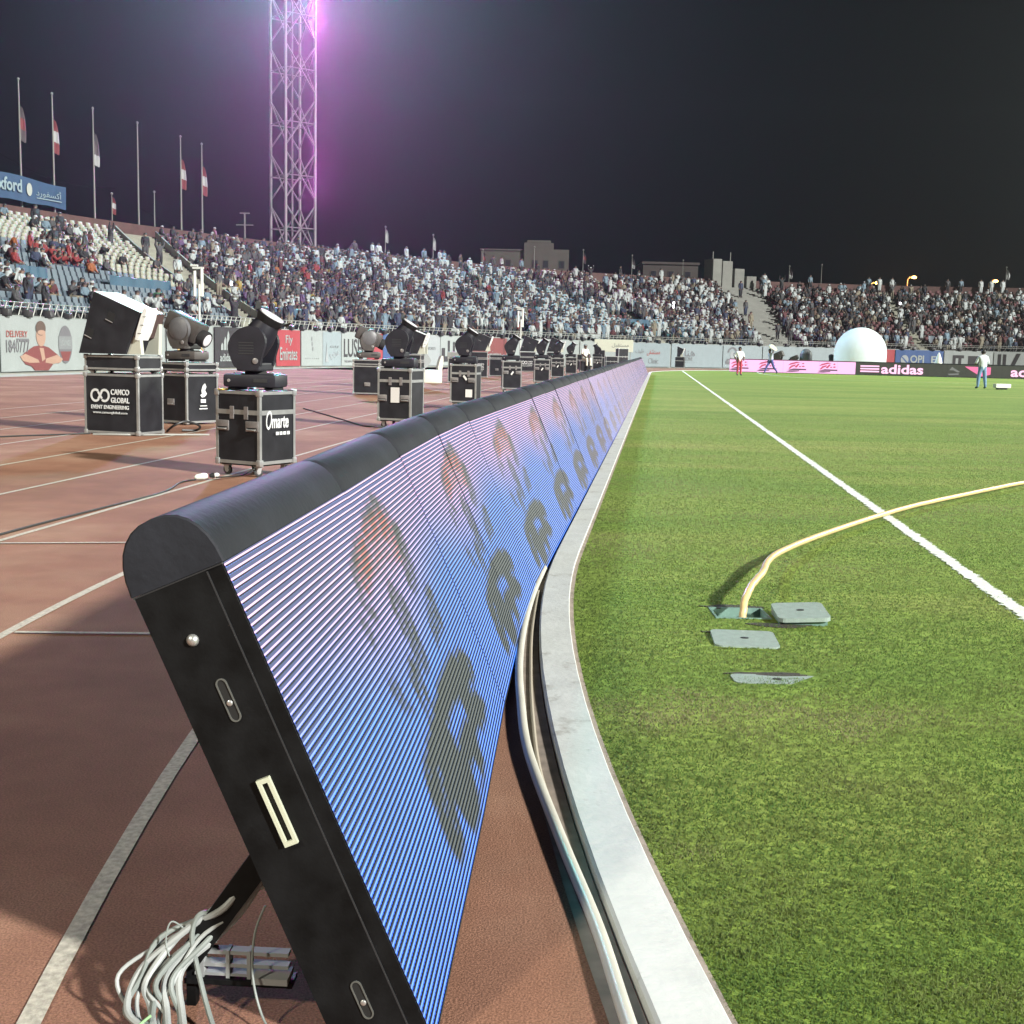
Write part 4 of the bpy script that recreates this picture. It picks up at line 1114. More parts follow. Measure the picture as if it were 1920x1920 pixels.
flat(o, 'emblem', ell(1.0, 1.2, .42, .5), 'palegrey'); flat(o, 'emblem', [(.62, 1.5), (.8, 1.5), (1.4, .9), (1.2, .9)], 'blue', -.028)
word(o, 'OPI', 2.35, 1.3, 1.5, .8, 'white', bold=.012); word(o, 'E', 4.15, 1.3, .55, .7, 'white', bold=.01)
o, w = banner(173.5, 178.6, 'white', 'white banner with bold black shapes behind the man in jeans')
for x0, x1 in ((.9, 1.5), (1.5, 2.05)): flat(o, 'block', [(x0, .3), (x0 + .3, .3), (x0 + .3, 1.5), (x1, 1.5), (x1, 1.8), (x0, 1.8)], 'black')
flat(o, 'block', [(2.5, .5), (4.6, .5), (4.6, 1.75), (2.5, 1.75)], 'black')
o, w = banner(178.7, 186.5, 'white', 'white banner with slanted black strokes at the far frame edge')
for x in (.4, .9): flat(o, 'block', [(x, .2), (x + .3, .2), (x + .3, 2.0), (x, 2.0)], 'black')
flat(o, 'block', [(1.4, .2), (1.8, .2), (2.6, 2.1), (2.2, 2.1)], 'black'); flat(o, 'block', ell(4.6, 1.1, .25, .7), 'gold')
# small dark lamp boxes along the wall top
b = MB().bbox(-.16, .16, -.16, .16, -.12, .14, .05); b.tube([(0, .1, -.1), (0, .16, -.3)], .03, 5); me_wl = b.mesh('lump', mat('black_plastic', (.02, .02, .022), .5), True)
k = 0
for s in np.arange(58.6, 178, 1.62):
    s_ = s + pr_.uniform(-.25, .25); p, t = front(s_, -.06)
    o = bpy.data.objects.new('wall_lump', me_wl); COL.objects.link(o); o.location = (p[0], p[1], 2.36); o.rotation_euler = (pr_.uniform(-.3, .3), pr_.uniform(-.2, .2), math.atan2(t[1], t[0])); o.scale = [pr_.uniform(.8, 1.2)] * 3
    zone = 'the near white banners' if s < 82 else ('the black and red banners' if s < 97 else ('the row of moving heads' if s < 134 else 'the far pale banners'))
    tag(o, 'small dark lump fixed on the wall top above ' + zone, 'bundle', 'dark lumps on the wall top above ' + zone)

# ------------------------------------------------------------------ LED boards behind the goal line
def led_flat(name, c, e, s_): return mat(name, (.03, .03, .03), .6, emit=c, estr=e)


m_pink = led_flat('led_pink', (.86, .42, .72), .80, 1); m_pinkl = led_flat('led_pink_letter', (.90, .45, .66), .95, 1); m_blk = mat('led_off', (.035, .037, .033), .6, var=.1, scale=3)
m_mag = led_flat('led_plum', (.30, .07, .16), .6, 1); m_plumd = led_flat('led_plum_dark', (.10, .03, .08), .5, 1); m_crim = led_flat('led_crimson', (.55, .06, .14), .6, 1); m_ledgrey = led_flat('led_grey', (.20, .21, .20), .5, 1); m_redl = led_flat('led_red', (.75, .12, .28), .8, 1)
LB0 = np.array((16.75, 96.6)); LBd = np.array((.9866, -.163))


def farboard(x0, x1, m, label):
    p = LB0 + LBd * x0
    o = empty('led_board', (p[0], p[1], 0), math.atan2(LBd[1], LBd[0]), label, 'led board', 'LED boards behind the goal line')
    w_ = x1 - x0; n = max(1, round(w_ / 1.28)); pw = w_ / n
    for k in range(n):
        MB().box(k * pw + .004, (k + 1) * pw - .004, -.012, .002, .06, .98).build('panel', m, o)
    MB().box(0, w_, .003, .20, .03, 1.0).build('cabinet', m_cab, o); MB().bbox(0, w_, -.02, .21, 1.001, 1.05, .015).build('cushion', m_cush if m is not m_pink else m_crim2, o)
    return o, w_


m_crim2 = mat('cushion_plum', (.12, .03, .06), .6)


def lp(o, name, poly, m, y=-.0125): return MB().prism(poly, y - .003, y).build(name, m, o)


o, w = farboard(0, 9.55, m_pink, 'pink lit LED board with repeated dark brush emblems')
for cx in (.62, 2.75, 5.0, 7.35):
    pf = [[(cx - .55, .62), (cx - .35, .80), (cx + .10, .92), (cx + .42, .86), (cx + .12, .80), (cx - .25, .70)], [(cx - .50, .38), (cx - .30, .62), (cx + .05, .72), (cx + .02, .60), (cx - .22, .50), (cx - .38, .36)],
          [(cx - .05, .50), (cx + .22, .78), (cx + .34, .74), (cx + .12, .46)], [(cx + .5, .80), (cx + .62, .86), (cx + .70, .78), (cx + .58, .72)], [(cx + .48, .58), (cx + .62, .64), (cx + .76, .58), (cx + .6, .5)], [(cx + .28, .56), (cx + .38, .62), (cx + .46, .55), (cx + .36, .48)]]
    for P_ in pf: lp(o, 'emblem', P_, m_crim)
    for P_ in ([(cx - .62, .26), (cx - .1, .40), (cx + .85, .38), (cx + .85, .28), (cx, .27)], [(cx - .70, .14), (cx - .4, .24), (cx + .35, .25), (cx + .30, .18), (cx - .2, .13)]): lp(o, 'emblem', P_, m_plumd)
o, w = farboard(9.56, 19.0, m_blk, 'black LED board with pink stripes and pink lettering')
for z in (.26, .46, .66): lp(o, 'bar', [(.35, z), (1.75, z), (1.75, z + .11), (.35, z + .11)], m_pinkl)
t_ = text('lettering', 'adidas', .5, (3.45, -.016, .52), m_pinkl, o, w=3.1, h=.72, bold=.012)
lp(o, 'emblem', [(6.9, .55), (7.1, .82), (7.25, .70), (7.7, .45), (7.5, .40), (7.2, .55)], m_ledgrey); lp(o, 'emblem', [(6.8, .28), (7.6, .33), (7.6, .22), (6.9, .18)], m_ledgrey)
lp(o, 'emblem', [(8.0, .86), (9.42, .84), (9.42, .16), (9.2, .14), (8.5, .55)], m_redl); 
o, w = farboard(19.01, 33.0, m_blk, 'black LED board behind the man in jeans with cropped pink lettering')
lp(o, 'emblem', [(.02, .84), (.45, .83), (.45, .30), (.02, .16)], m_redl)
text('lettering', 'adidas', .5, (3.45, -.016, .52), m_pinkl, o, w=3.1, h=.72, bold=.012)
# white half dome behind the boards
b = MB().lathe((0, 0, 0), (0, 0, 1), [(0, 2.08), (.6, 2.12), (1.2, 2.14), (1.7, 2.15)] + [(1.7 + 2.15 * math.sin(a_), 2.15 * math.cos(a_)) for a_ in np.linspace(.12, 1.57, 12)], 40)
o = b.build('dome', mat('dome_fabric', (.80, .84, .86), .55, var=.04, scale=.8, bump=.1, bscale=3), None, True); o.location = (28.95, 104, 0); _t = _mats['dome_fabric'].node_tree; _tr = _t.nodes.new('ShaderNodeBsdfTranslucent'); _tr.inputs[0].default_value = (.85, .88, .9, 1); _ms = _t.nodes.new('ShaderNodeMixShader'); _ms.inputs[0].default_value = .5; _t.links.new(_t.nodes['Principled BSDF'].outputs[0], _ms.inputs[1]); _t.links.new(_tr.outputs[0], _ms.inputs[2]); _t.links.new(_ms.outputs[0], _t.nodes['Material Output'].inputs[0]); tag(o, 'big white inflatable dome standing behind the pink board', 'dome')
o = MB().lathe((0, 0, 0), (0, 0, 1), [(0, .42), (.9, .34), (1.5, .20), (1.9, .05)], 14).build('white_cone', mat('cone_white', (.6, .6, .55), .5), None, True); o.location = (35.4, 103.5, 0)
tag(o, 'small white cone in front of the blue letter banner', 'cone')

# ------------------------------------------------------------------ flight cases
m_panel = mat('case_panel', (.016, .0165, .0195), .5, var=.35, scale=4, bump=.1, bscale=40, spec=.2); m_edge = mat('case_edge', (.32, .33, .325), .42, .5, var=.12, scale=10)
m_corner = mat('case_corner', (.42, .43, .43), .35, .6); m_dish = mat('handle_dish', (.26, .25, .25), .38, .5, var=.2, scale=20); m_wheel = mat('wheel_rubber', (.03, .03, .03), .6); m_hub = mat('wheel_hub', (.45, .48, .50), .4); m_print = mat('white_print', (.56, .58, .58), .6); m_paper = mat('paper', (.62, .62, .60), .8)
_me = {}


def shared(key, fn):
    if key not in _me: _me[key] = fn()
    return _me[key]


def flight_case(w, d, h, z0=.13, band=.70, casters=True, handles=(), label=None, cat='flight case', group=None, loc=(0, 0, 0), rz=0, ew=.034):
    o_ = empty('flight_case', loc, rz, label, cat, group); z1 = z0 + h; e = ew
    MB().box(-w / 2 + .006, w / 2 - .006, -d / 2 + .006, d / 2 - .006, z0 + .006, z1 - .006).build('body', m_panel, o_)
    for sx in (-1, 1):
        for sy in (-1, 1):
            x, y = sx * w / 2, sy * d / 2
            b_ = MB(); b_.box(min(x, x - sx * e), max(x, x - sx * e), min(y, y - sy * .004), max(y, y - sy * .004), z0 + .05, z1 - .05); b_.box(min(x, x - sx * .004), max(x, x - sx * .004), min(y - sy * .004, y - sy * e), max(y - sy * .004, y - sy * e), z0 + .05, z1 - .05)
            b_.build('edge_trim', m_edge, o_)
            for z in (z0, z1):
                M_ = Matrix.Translation((x - sx * .018, y - sy * .018, z + (.018 if z == z0 else -.018)))
                me_ = shared('corner', lambda: MB().bbox(-.03, .03, -.03, .03, -.034, .034, .012).mesh('corner_cap', m_corner, True))
                inst('corner_cap', me_, o_, M_.translation)
    for z in (z0, z1):
        za, zb = (z, z + e) if z == z0 else (z - e, z)
        for sy in (-1, 1):
            y = sy * (d / 2 + .001); MB().box(-w / 2 + .05, w / 2 - .05, min(y, y - sy * .006), max(y, y - sy * .006), za, zb).build('edge_trim', m_edge, o_)
        for sx in (-1, 1):
            x = sx * (w / 2 + .001); MB().box(min(x, x - sx * .006), max(x, x - sx * .006), -d / 2 + .05, d / 2 - .05, za, zb).build('edge_trim', m_edge, o_)
    b_ = MB().box(-w / 2 + .05, w / 2 - .05, -d / 2 + .05, d / 2 - .05, z1 - .006, z1 + .004); b_.build('lid_top', m_edge if band else m_panel, o_)
    if band:
        z = z0 + band * h
        for sy in (-1, 1):
            y = sy * (d / 2 + .003); MB().box(-w / 2 + .02, w / 2 - .02, min(y, y - sy * .008), max(y, y - sy * .008), z, z + .048).build('lid_band', m_edge, o_)
        for sx in (-1, 1):
            x = sx * (w / 2 + .003); MB().box(min(x, x - sx * .008), max(x, x - sx * .008), -d / 2 + .02, d / 2 - .02, z, z + .048).build('lid_band', m_edge, o_)
        for x in (-.12 * w, .2 * w):
            MB().bbox(x - .028, x + .028, -d / 2 - .011, -d / 2 - .002, z - .05, z + .085, .004).build('latch', m_dish, o_)
    for (hx_, hz_) in handles:
        hd_ = inst('handle', shared('dish', lambda: MB().bbox(-.085, .085, -.008, .004, -.055, .055, .006).mesh('handle', m_dish, True)), o_, (hx_, -d / 2 - .003, z0 + hz_))
        inst('handle_recess', shared('recess', lambda: MB().box(-.068, .068, -.0095, -.0085, -.040, -.012).mesh('handle_recess', m_dark)), hd_, (0, 0, 0))
        inst('handle_bar', shared('bar', lambda: MB().tube([(-.06, -.012, -.03), (-.055, -.020, -.036), (.055, -.020, -.036), (.06, -.012, -.03)], .008, 7).mesh('handle_bar', m_corner, True)), hd_)
    if casters:
        MB().box(-w / 2 + .03, w / 2 - .03, -d / 2 + .03, d / 2 - .03, z0 - .018, z0 - .001).build('base_board', m_dark, o_)
        for sx in (-1, 1):
            for sy in (-1, 1):
                c_ = inst('caster', shared('fork', lambda: MB().add([(x, y, z) for x in (-.026, -.022, .022, .026) for (y, z) in ((-.035, 0), (.035, 0), (.015, -.07), (-.015, -.07))], [(0, 1, 2, 3), (4, 5, 6, 7), (8, 9, 10, 11), (12, 13, 14, 15)] + [(0, 4, 5, 1), (1, 5, 6, 2), (3, 7, 4, 0), (8, 12, 13, 9), (9, 13, 14, 10), (11, 15, 12, 8)]).box(-.04, .04, -.045, .045, -.004, .006).mesh('caster', m_corner)), o_, (sx * (w / 2 - .09), sy * (d / 2 - .08), z0 - .024), .5 * sx + sy)
                inst('wheel', shared('wheel', lambda: MB().lathe((-.018, 0, -.056), (1, 0, 0), [(0, .035), (.004, .048), (.032, .048), (.036, .035)], 16).mesh('wheel', m_wheel, True)), c_)
                inst('hub', shared('hub', lambda: MB().lathe((-.0205, 0, -.056), (1, 0, 0), [(0, .018), (.003, .026), (.038, .026), (.041, .018)], 12).mesh('hub', m_hub, True)), c_)
    return o_


# ------------------------------------------------------------------ moving heads
m_body = mat('lamp_body', (.014, .014, .019), .5, var=.25, scale=5, bump=.1, bscale=80, spec=.3); m_body2 = mat('lamp_body_brown', (.050, .044, .040), .55, var=.25, scale=4); m_lens = mat('lens_pale', (.72, .72, .76), .18, var=.1, scale=6, spec=.8); m_shell = mat('lamp_shell_grey', (.10, .10, .105), .45, var=.2, scale=4)


def rounded(P_, it=2):
    for _ in range(it):
        Q = []
        for i in range(len(P_)):
            a, c = np.array(P_[i]), np.array(P_[(i + 1) % len(P_)]); Q += [tuple(.75 * a + .25 * c), tuple(.25 * a + .75 * c)]
        P_ = Q
    return P_


def moving_head(loc, rz, label, group, sc=1., big=False):
    o_ = empty('moving_head_light', loc, rz, label, 'stage light', group)
    mb_ = m_body2 if big else m_body
    MB().bbox(-.29, .29, -.21, .21, .03, .17, .035).build('base', mb_, o_, True)
    for x in (-.2, .2): MB().bbox(x - .05, x + .05, -.17, .17, .0, .029, .008).build('foot', m_dark, o_)
    MB().box(.05, .20, -.215, -.2095, .085, .125).build('display', m_seam, o_); MB().lathe((-.22, -.208, .1), (0, -1, 0), [(0, .018), (.012, .016)], 10).build('connector', m_steel, o_)
    MB().bbox(-.25, .25, .0, .2, .168, .18, .004).build('base_lid', m_shell, o_)
    T = Matrix.Translation((0, 0, .178))
    MB().lathe((0, 0, .168), (0, 0, 1), [(0, .12), (.03, .11), (.06, .09)], 16).build('pan_bearing', m_dark, o_, True)
    ax = Vector((.53, 0, .85)); cen = Vector((.035, 0, .178 + .37))
    if big: ax = Vector((.72, 0, -.32)).normalized(); cen = Vector((.0, 0, .178 + .34))
    yk = empty('yoke', (0, 0, 0)); yk.parent = o_
    arm = rounded([(-.13, .03), (.12, .03), (.145, .18), (.20, .34), (.13, .47), (.0, .50), (-.14, .44), (-.235, .30), (-.19, .14)])
    for y0, y1 in ((-.235, -.175), (.175, .235)):
        MB().prism(arm, y0, y1, T).build('yoke_arm', mb_, yk, False)
    v_ = MB()
    for k in range(5): v_.box(-.10, .06, -.2385, -.2355, .178 + .20 + .028 * k, .178 + .211 + .028 * k)
    v_.build('vent_slots', m_seam, yk)['kind'] = 'stuff'
    MB().lathe((.08, -.235, .178 + .13), (0, -1, 0), [(0, .032), (.010, .030), (.014, .018)], 14).build('tilt_lock', m_dish, yk, True)
    MB().bbox(-.13, .12, -.234, .234, .20, .29, .02).build('yoke_bridge', mb_, yk)
    hd_ = empty('head', (0, 0, 0)); hd_.parent = o_
    if big:
        x_ = ax; M_ = Matrix.Translation(cen) @ ax.to_track_quat('X', 'Z').to_matrix().to_4x4()
        MB().bbox(-.34, .30, -.165, .165, -.13, .20, .05, M_).build('housing', m_body2, hd_, True)
        MB().lathe(cen + ax * .30, ax, [(-.01, .13), (.10, .14), (.13, .13)], 20).build('lens_hood', m_dark, hd_, True); MB().lathe(cen + ax * .425, ax, [(0, .115), (.012, .08), (.016, .01)], 20).build('lens', m_lens, hd_, True)
        MB().lathe(cen + Vector((0, -.175, .0)), (0, -1, 0), [(0, .20), (.05, .19), (.075, .15)], 22).build('side_cover', m_shell, hd_, True)
    else:
        MB().lathe(cen, ax, [(-.27, .03), (-.262, .09), (-.22, .135), (-.12, .160), (.02, .165), (.12, .150), (.19, .128)], 22).build('housing', mb_, hd_, True)
        MB().lathe(cen, ax, [(.185, .128), (.215, .142), (.27, .160), (.272, .148)], 20).build('lens_hood', m_dark, hd_, True)
        MB().lathe(cen, ax, [(.240, .140), (.285, .136), (.292, .07), (.293, .01)], 20).build('lens', m_lens, hd_, True)
        fl_ = []
        for s_ in (-1, 1):
            n_ = Vector((ax.z, 0, -ax.x)); p_ = cen + ax * .25 + n_ * (.155 * s_)
            MB().add([p_ + Vector((0, y, 0)) for y in (-.1, .1)] + [p_ + ax * .075 + n_ * (.055 * s_) + Vector((0, y, 0)) for y in (-.05, .05)] + [p_ + n_ * (.012 * s_) + Vector((0, y, 0)) for y in (-.1, .1)], [(0, 1, 3, 2), (4, 2, 3, 5), (0, 4, 5, 1), (0, 2, 4), (1, 5, 3)]).build('barn_door', m_dark, hd_)
    o_.scale = (sc,) * 3
    return o_


GC = 'flight cases standing on the running track'; GL = 'moving head lights on flight cases'
fcA = flight_case(.60, .58, .765, .135, .68, True, ((-.20, .40), (.20, .40)), 'black flight case with curly white script, nearest to the screens', 'flight case', GC, (-2.76, 13.12, 0), R(-29))
text('lettering', 'O', .3, (-.304 + .0, -.12, .58), m_print, fcA)
bpy.data.objects.remove(fcA.children[-1])
tl = empty('lettering', (.304, 0, 0), R(90)); tl.parent = fcA
text('script', 'O', .3, (-.15, 0, .60), m_print, tl, w=.09, h=.20, shear=.25); text('script', 'marte', .2, (.03, 0, .575), m_print, tl, w=.27, h=.125, shear=.15, bold=.004)
for k in range(4): MB().box(-.04 + k * .06, .005 + k * .06, -.003, 0, .44, .475).build('small_print', m_print, tl)
MB().prism([(-.02, 0), (.045, 0), (.03, .012), (-.03, .015)], -.05, .05).build('tape', mat('tape_yellow', (.6, .45, .08), .6), fcA, False, (-.24, -.25, .905))
moving_head((-2.76, 13.12, .905), R(-8), 'dark moving head with pale lens on the script lettered flight case, closest to the screens', GL, 1.0)
# two other cases of the front row carry paper notes
fcB = flight_case(.62, .60, .88, .135, .74, True, ((-.22, .38), (.20, .38)), 'black flight case with a large white paper note between its handles', 'flight case', GC, (-1.98, 21.4, 0), R(-17))
MB().box(-.06, .10, -.312, -.309, .44, .70).build('paper_note', m_paper, fcB)
moving_head((-2.0, 21.4, 1.02), R(-6), 'second moving head of the front row, above the large paper note', GL, 1.0)
fcC = flight_case(.62, .60, .88, .135, .74, True, ((-.20, .52), (.20, .52)), 'black flight case with a small white note low on its face', 'flight case', GC, (-1.16, 29.0, 0), R(-9))
MB().box(.06, .22, -.312, -.309, .26, .44).build('paper_note', m_paper, fcC); MB().prism([(-.03, .12), (.0, .16), (.08, .06), (.05, .02)], -.314, -.311).build('tape', m_paper, fcC, False, (.02, 0, .62))
moving_head((-1.18, 29.0, 1.02), R(-4), 'third moving head of the front row, above the small low note', GL, 1.0)
plain = None
nth = ['fourth', 'fifth', 'sixth', 'seventh', 'eighth']
for k, (x, y) in enumerate([(-.12, 39.6), (1.05, 49.2), (2.0, 58.6), (3.05, 67.8), (5.35, 80.6)]):
    if plain is None:
        plain = flight_case(.62, .60, .88, .135, .74, True, ((-.20, .52), (.20, .52)), '', 'flight case', GC, (x, y, 0), R(4))
        MB().prism([(-.05, 0), (.02, .10), (.06, .07), (-.01, -.03)], -.314, -.310).build('tag', m_paper, plain, False, (.0, 0, .60)); fc_ = plain
        ph = moving_head((x - .02, y, 1.02), 0, '', GL, 1.0); mh_ = ph
    else:
        fc_ = copy_tree(plain); fc_.location = (x, y, 0); mh_ = copy_tree(ph); mh_.location = (x - .02, y, 1.02)
    fc_.rotation_euler.z = R(4 - k * 2); mh_.rotation_euler.z = R(-3 * k + (180 if k == 4 else 0))
    fc_['label'] = '%s black flight case of the row beside the screens' % nth[k]; mh_['label'] = '%s moving head light of the row beside the screens' % nth[k]


def box_light(loc, rz, label, sc=1., tilt=-19):
    o_ = empty('box_light', loc, rz, label, 'stage light', 'black box lights with white bezels'); o_.scale = (sc,) * 3
    M_ = Matrix.Translation((-.03, 0, .47)) @ Matrix.Rotation(R(-tilt), 4, 'Y')
    MB().prism([(-.49, .0), (-.215, .885), (-.19, .895), (.545, .61), (.552, .59), (.30, .0)], -.31, .31).build('housing', m_panel, o_)
    MB().prism([(-.212, .898), (.548, .603), (.552, .613), (-.208, .908)], -.305, .305).build('top_panel', mat('panel_white', (.66, .68, .66), .4, var=.05), o_)
    MB().prism([(.56, .60), (.435, .25), (.47, .24), (.595, .59)], -.28, .28).build('seal', mat('seal_brown', (.06, .035, .032), .6), o_)
    MB().prism(rounded([(.605, .66), (.45, .22), (.52, .20), (.675, .62), (.65, .68)], 1), -.30, -.02).build('bezel', mat('panel_white', (.66, .68, .66)), o_)
    for k in range(3): MB().box(.515 + .045 * k, .575 + .045 * k, -.304, -.3005, .30 + .12 * k, .308 + .12 * k).build('louvre', m_seam, o_)
    for (x, z) in ((-.19, -.24), (.08, .10)):
        h_ = MB().box(x - .06, x + .06, -.314, -.3115, z - .06, z + .06, M_).build('handle_recess', m_dark, o_); MB().tube([M_ @ Vector((x - .075, -.318, z - .065)), M_ @ Vector((x + .05, -.318, z - .075))], .008, 6).build('handle_bar', m_dish, h_)
    MB().prism([(.30, .0), (.54, .0), (.56, .45), (.48, .45)], .18, .26).build('yoke', mat('panel_cream', (.42, .43, .36), .6), o_); MB().prism([(.22, .0), (.54, .0), (.50, .36), (.40, .36)], -.26, -.18).build('yoke', mat('panel_cream', (.42, .43, .36)), o_)
    return o_


def tray(loc, rz, w, d, h, label, group='shallow trays stacked on flight cases'):
    return flight_case(w, d, h, .10, 0, True, (), label, 'tray case', group, loc, rz, .03)


# stack with the white company lettering
fc1 = flight_case(.95, .62, .88, .02, 0, False, (), 'black case with white ring logo lettering under the tilted box light', 'flight case', GC, (-5.86, 18.45, 0), R(-19))
def company(fc, d, sc=1.):
    e_ = empty('lettering', (0, -d / 2 - .004, 0)); e_.parent = fc
    b_ = MB()
    for cx_, a0 in ((-.27, 50), (-.11, -130)):
        n = 16
        for k in range(n):
            a, c = R(a0 + 270 * k / n), R(a0 + 270 * (k + 1) / n)
            b_.prism([(cx_ + r_ * math.cos(t_) * .9, .58 + r_ * math.sin(t_)) for r_, t_ in ((.10, a), (.10, c), (.065, c), (.065, a))], -.003, 0)
    b_.prism([(-.235, .62), (-.21, .645), (-.145, .545), (-.17, .52)], -.0035, -.0005); b_.prism([(-.235, .54), (-.21, .515), (-.145, .62), (-.17, .645)], -.004, -.001)
    b_.build('logo', m_print, e_)
    text('word', 'CAMCO', .2, (.16, 0, .635), m_print, e_, w=.32, h=.085, bold=.004); text('word', 'GLOBAL', .2, (.16, 0, .515), m_print, e_, w=.32, h=.08, bold=.004)
    text('word', 'EVENT ENGINEERING', .2, (-.02, 0, .41), m_print, e_, w=.66, h=.058, bold=.003); text('word', 'www.camcoglobal.com', .2, (-.02, 0, .325), m_print, e_, w=.60, h=.045)


company(fc1, .62)
tray((-5.86, 18.45, .86), R(-19), .93, .60, .21, 'black tray case on casters under the tilted box light')
box_light((-5.90, 18.42, 1.195), R(-17), 'tilted black box light with white top, biggest and nearest of its kind', 1.0)
# case with the white bird print and the round moving head
fc2 = flight_case(.74, .70, .82, .03, 0, False, (), 'black flight case with white bird emblem on its lit side', 'flight case', GC, (-5.62, 21.15, 0), R(-32))
fc2.rotation_euler.z = R(-34)
e_ = empty('lettering', (.374, 0, 0), R(90)); e_.parent = fc2
MB().prism([(-.06, .50), (-.02, .52), (-.03, .58), (.0, .66), (.05, .70), (.08, .64), (.05, .58), (.09, .52), (.04, .47), (-.02, .46)], -.003, 0).build('emblem', m_print, e_)
MB().bbox(-.045, .065, -.003, 0, .37, .43, .001).build('emblem', m_print, e_); MB().box(-.06, .09, -.003, 0, .31, .325).build('rule', m_print, e_); MB().box(-.08, .10, -.003, 0, .26, .278).build('rule', m_print, e_)
h_ = inst('handle', _me['dish'], fc2, (-.02, -.353, .38)); inst('handle_bar', _me['bar'], h_)
tray((-5.62, 21.15, .81), R(-34), .74, .70, .13, 'shallow grey edged tray under the brown moving head')
moving_head((-5.64, 21.2, 1.06), R(-20), 'bulky dark brown moving head with white highlight behind the tilted box light', GL, 1.05, True)
# back row further on
fc3 = flight_case(.78, .62, .80, .03, 0, False, (), 'black case with one small handle and pale tray, alone on the track', 'flight case', GC, (-4.22, 35.5, 0), R(-5))
h_ = inst('handle', _me['dish'], fc3, (.03, -.313, .30)); inst('handle_bar', _me['bar'], h_)
tray((-4.22, 35.5, .76), R(-5), .78, .62, .14, 'pale edged tray on the lone case with one small handle')
moving_head((-4.22, 35.5, 1.02), R(10), 'bulky brown moving head in front of the bold black word banner', GL, 1.15, True)
flight_case(.95, .62, .88, .02, 0, False, (), 'dark case half hidden behind the second front row moving head', 'flight case', GC, (-3.62, 42.0, 0), R(-6))
tray((-3.62, 42.0, .83), R(-6), .93, .60, .21, 'pale edged tray behind the second front row moving head')
box_light((-3.6, 42, 1.16), R(-6), 'black box light half hidden behind the second front row moving head', 1.05)
flight_case(.62, .62, .98, .02, 0, False, (), 'dark case with pale lid half hidden behind the third front row moving head', 'flight case', GC, (-2.36, 49.5, 0), R(-4))
MB().bbox(-.34, .34, -.3, .3, 0, .22, .03).build('panel', m_edge, (o := empty('pale_tray', (-2.36, 49.5, 1.01), R(-4), 'pale lid lying on the case behind the third moving head', 'tray')))
fc4 = flight_case(1.0, .62, .88, .02, 0, False, (), 'black case with white ring logo lettering in the middle of the lamp cluster', 'flight case', GC, (-1.85, 59.5, 0), R(5)); company(fc4, .62)
tray((-1.85, 59.5, .83), R(5), .98, .60, .30, 'white framed tray on the lettered case in the lamp cluster')
box_light((-1.8, 59.5, 1.27), R(5), 'rounded black box light in front of the dark red banner', 1.05, -24)
flight_case(.76, .60, .86, .03, 0, False, ((0, .32),), 'plain black case between two moving heads before the dark red banner', 'flight case', GC, (-.95, 62.5, 0), R(3))
tray((-.95, 62.5, .83), R(3), .76, .60, .16, 'pale tray with dark slot on the plain case before the dark red banner')
fc5 = flight_case(1.0, .62, .88, .02, 0, False, (), 'lettered black case between the fourth and fifth moving heads', 'flight case', GC, (.75, 78.0, 0), R(2)); company(fc5, .62)
tray((.75, 78, .83), R(2), .98, .60, .30, 'white framed tray between the fourth and fifth moving heads'); box_light((.8, 78, 1.27), R(2), 'black box light between the fourth and fifth moving heads', 1.1, -22)
fc6 = flight_case(1.0, .62, .88, .02, 0, False, (), 'black case behind the sixth moving head', 'flight case', GC, (2.6, 84.0, 0), 0); tray((2.6, 84, .83), 0, .98, .60, .30, 'white framed tray behind the sixth moving head'); box_light((2.65, 84, 1.27), 0, 'black box light behind the sixth moving head', 1.1, -20)
fc7 = flight_case(1.45, 1.1, 1.0, .02, 0, False, (), 'large black case standing alone on the far track corner', 'flight case', GC, (15.3, 117.0, 0), R(-12)); MB().box(-.62, .62, -.554, -.5515, .62, .68).build('lid_band', m_edge, fc7)
box_light((15.2, 117.0, 1.03), R(-10), 'black box light alone on the far track corner', 1.22, -22)
# dark stage lights peeping over the pink board
for x, lab, sc in ((22.6, 'dark stage light peeping over the pink board behind the walking man', 1.5), (24.0, 'second dark stage light over the pink board behind the walking man', 1.1)):
    moving_head((x, 106.5, .55), R(150), lab, 'dark stage lights behind the pink board', sc, True); fb = flight_case(.7, .6, .5, .03, 0, False, (), 'low case hidden behind the pink board under ' + lab.split(' peeping')[0].split(' over')[0], 'flight case', GC, (x, 106.5, 0))
b = MB().lathe((0, 0, 0), (0, 0, 1), [(0, .55), (.9, .55), (1.5, .52), (1.75, .42), (1.95, .22), (2.0, .02)], 20); o = b.build('drum', m_shell, None, True); o.location = (25.0, 106.5, 0); tag(o, 'grey domed drum peeping over the pink board', 'drum')
b = MB().lathe((0, 0, 0), (0, 0, 1), [(0, .2), (1.2, .22), (1.35, .26), (1.5, .24), (1.6, .02)], 12); o = b.build('drum', m_dark, None, True); o.location = (27.2, 106.5, 0); tag(o, 'small black drum peeping over the pink board', 'drum')
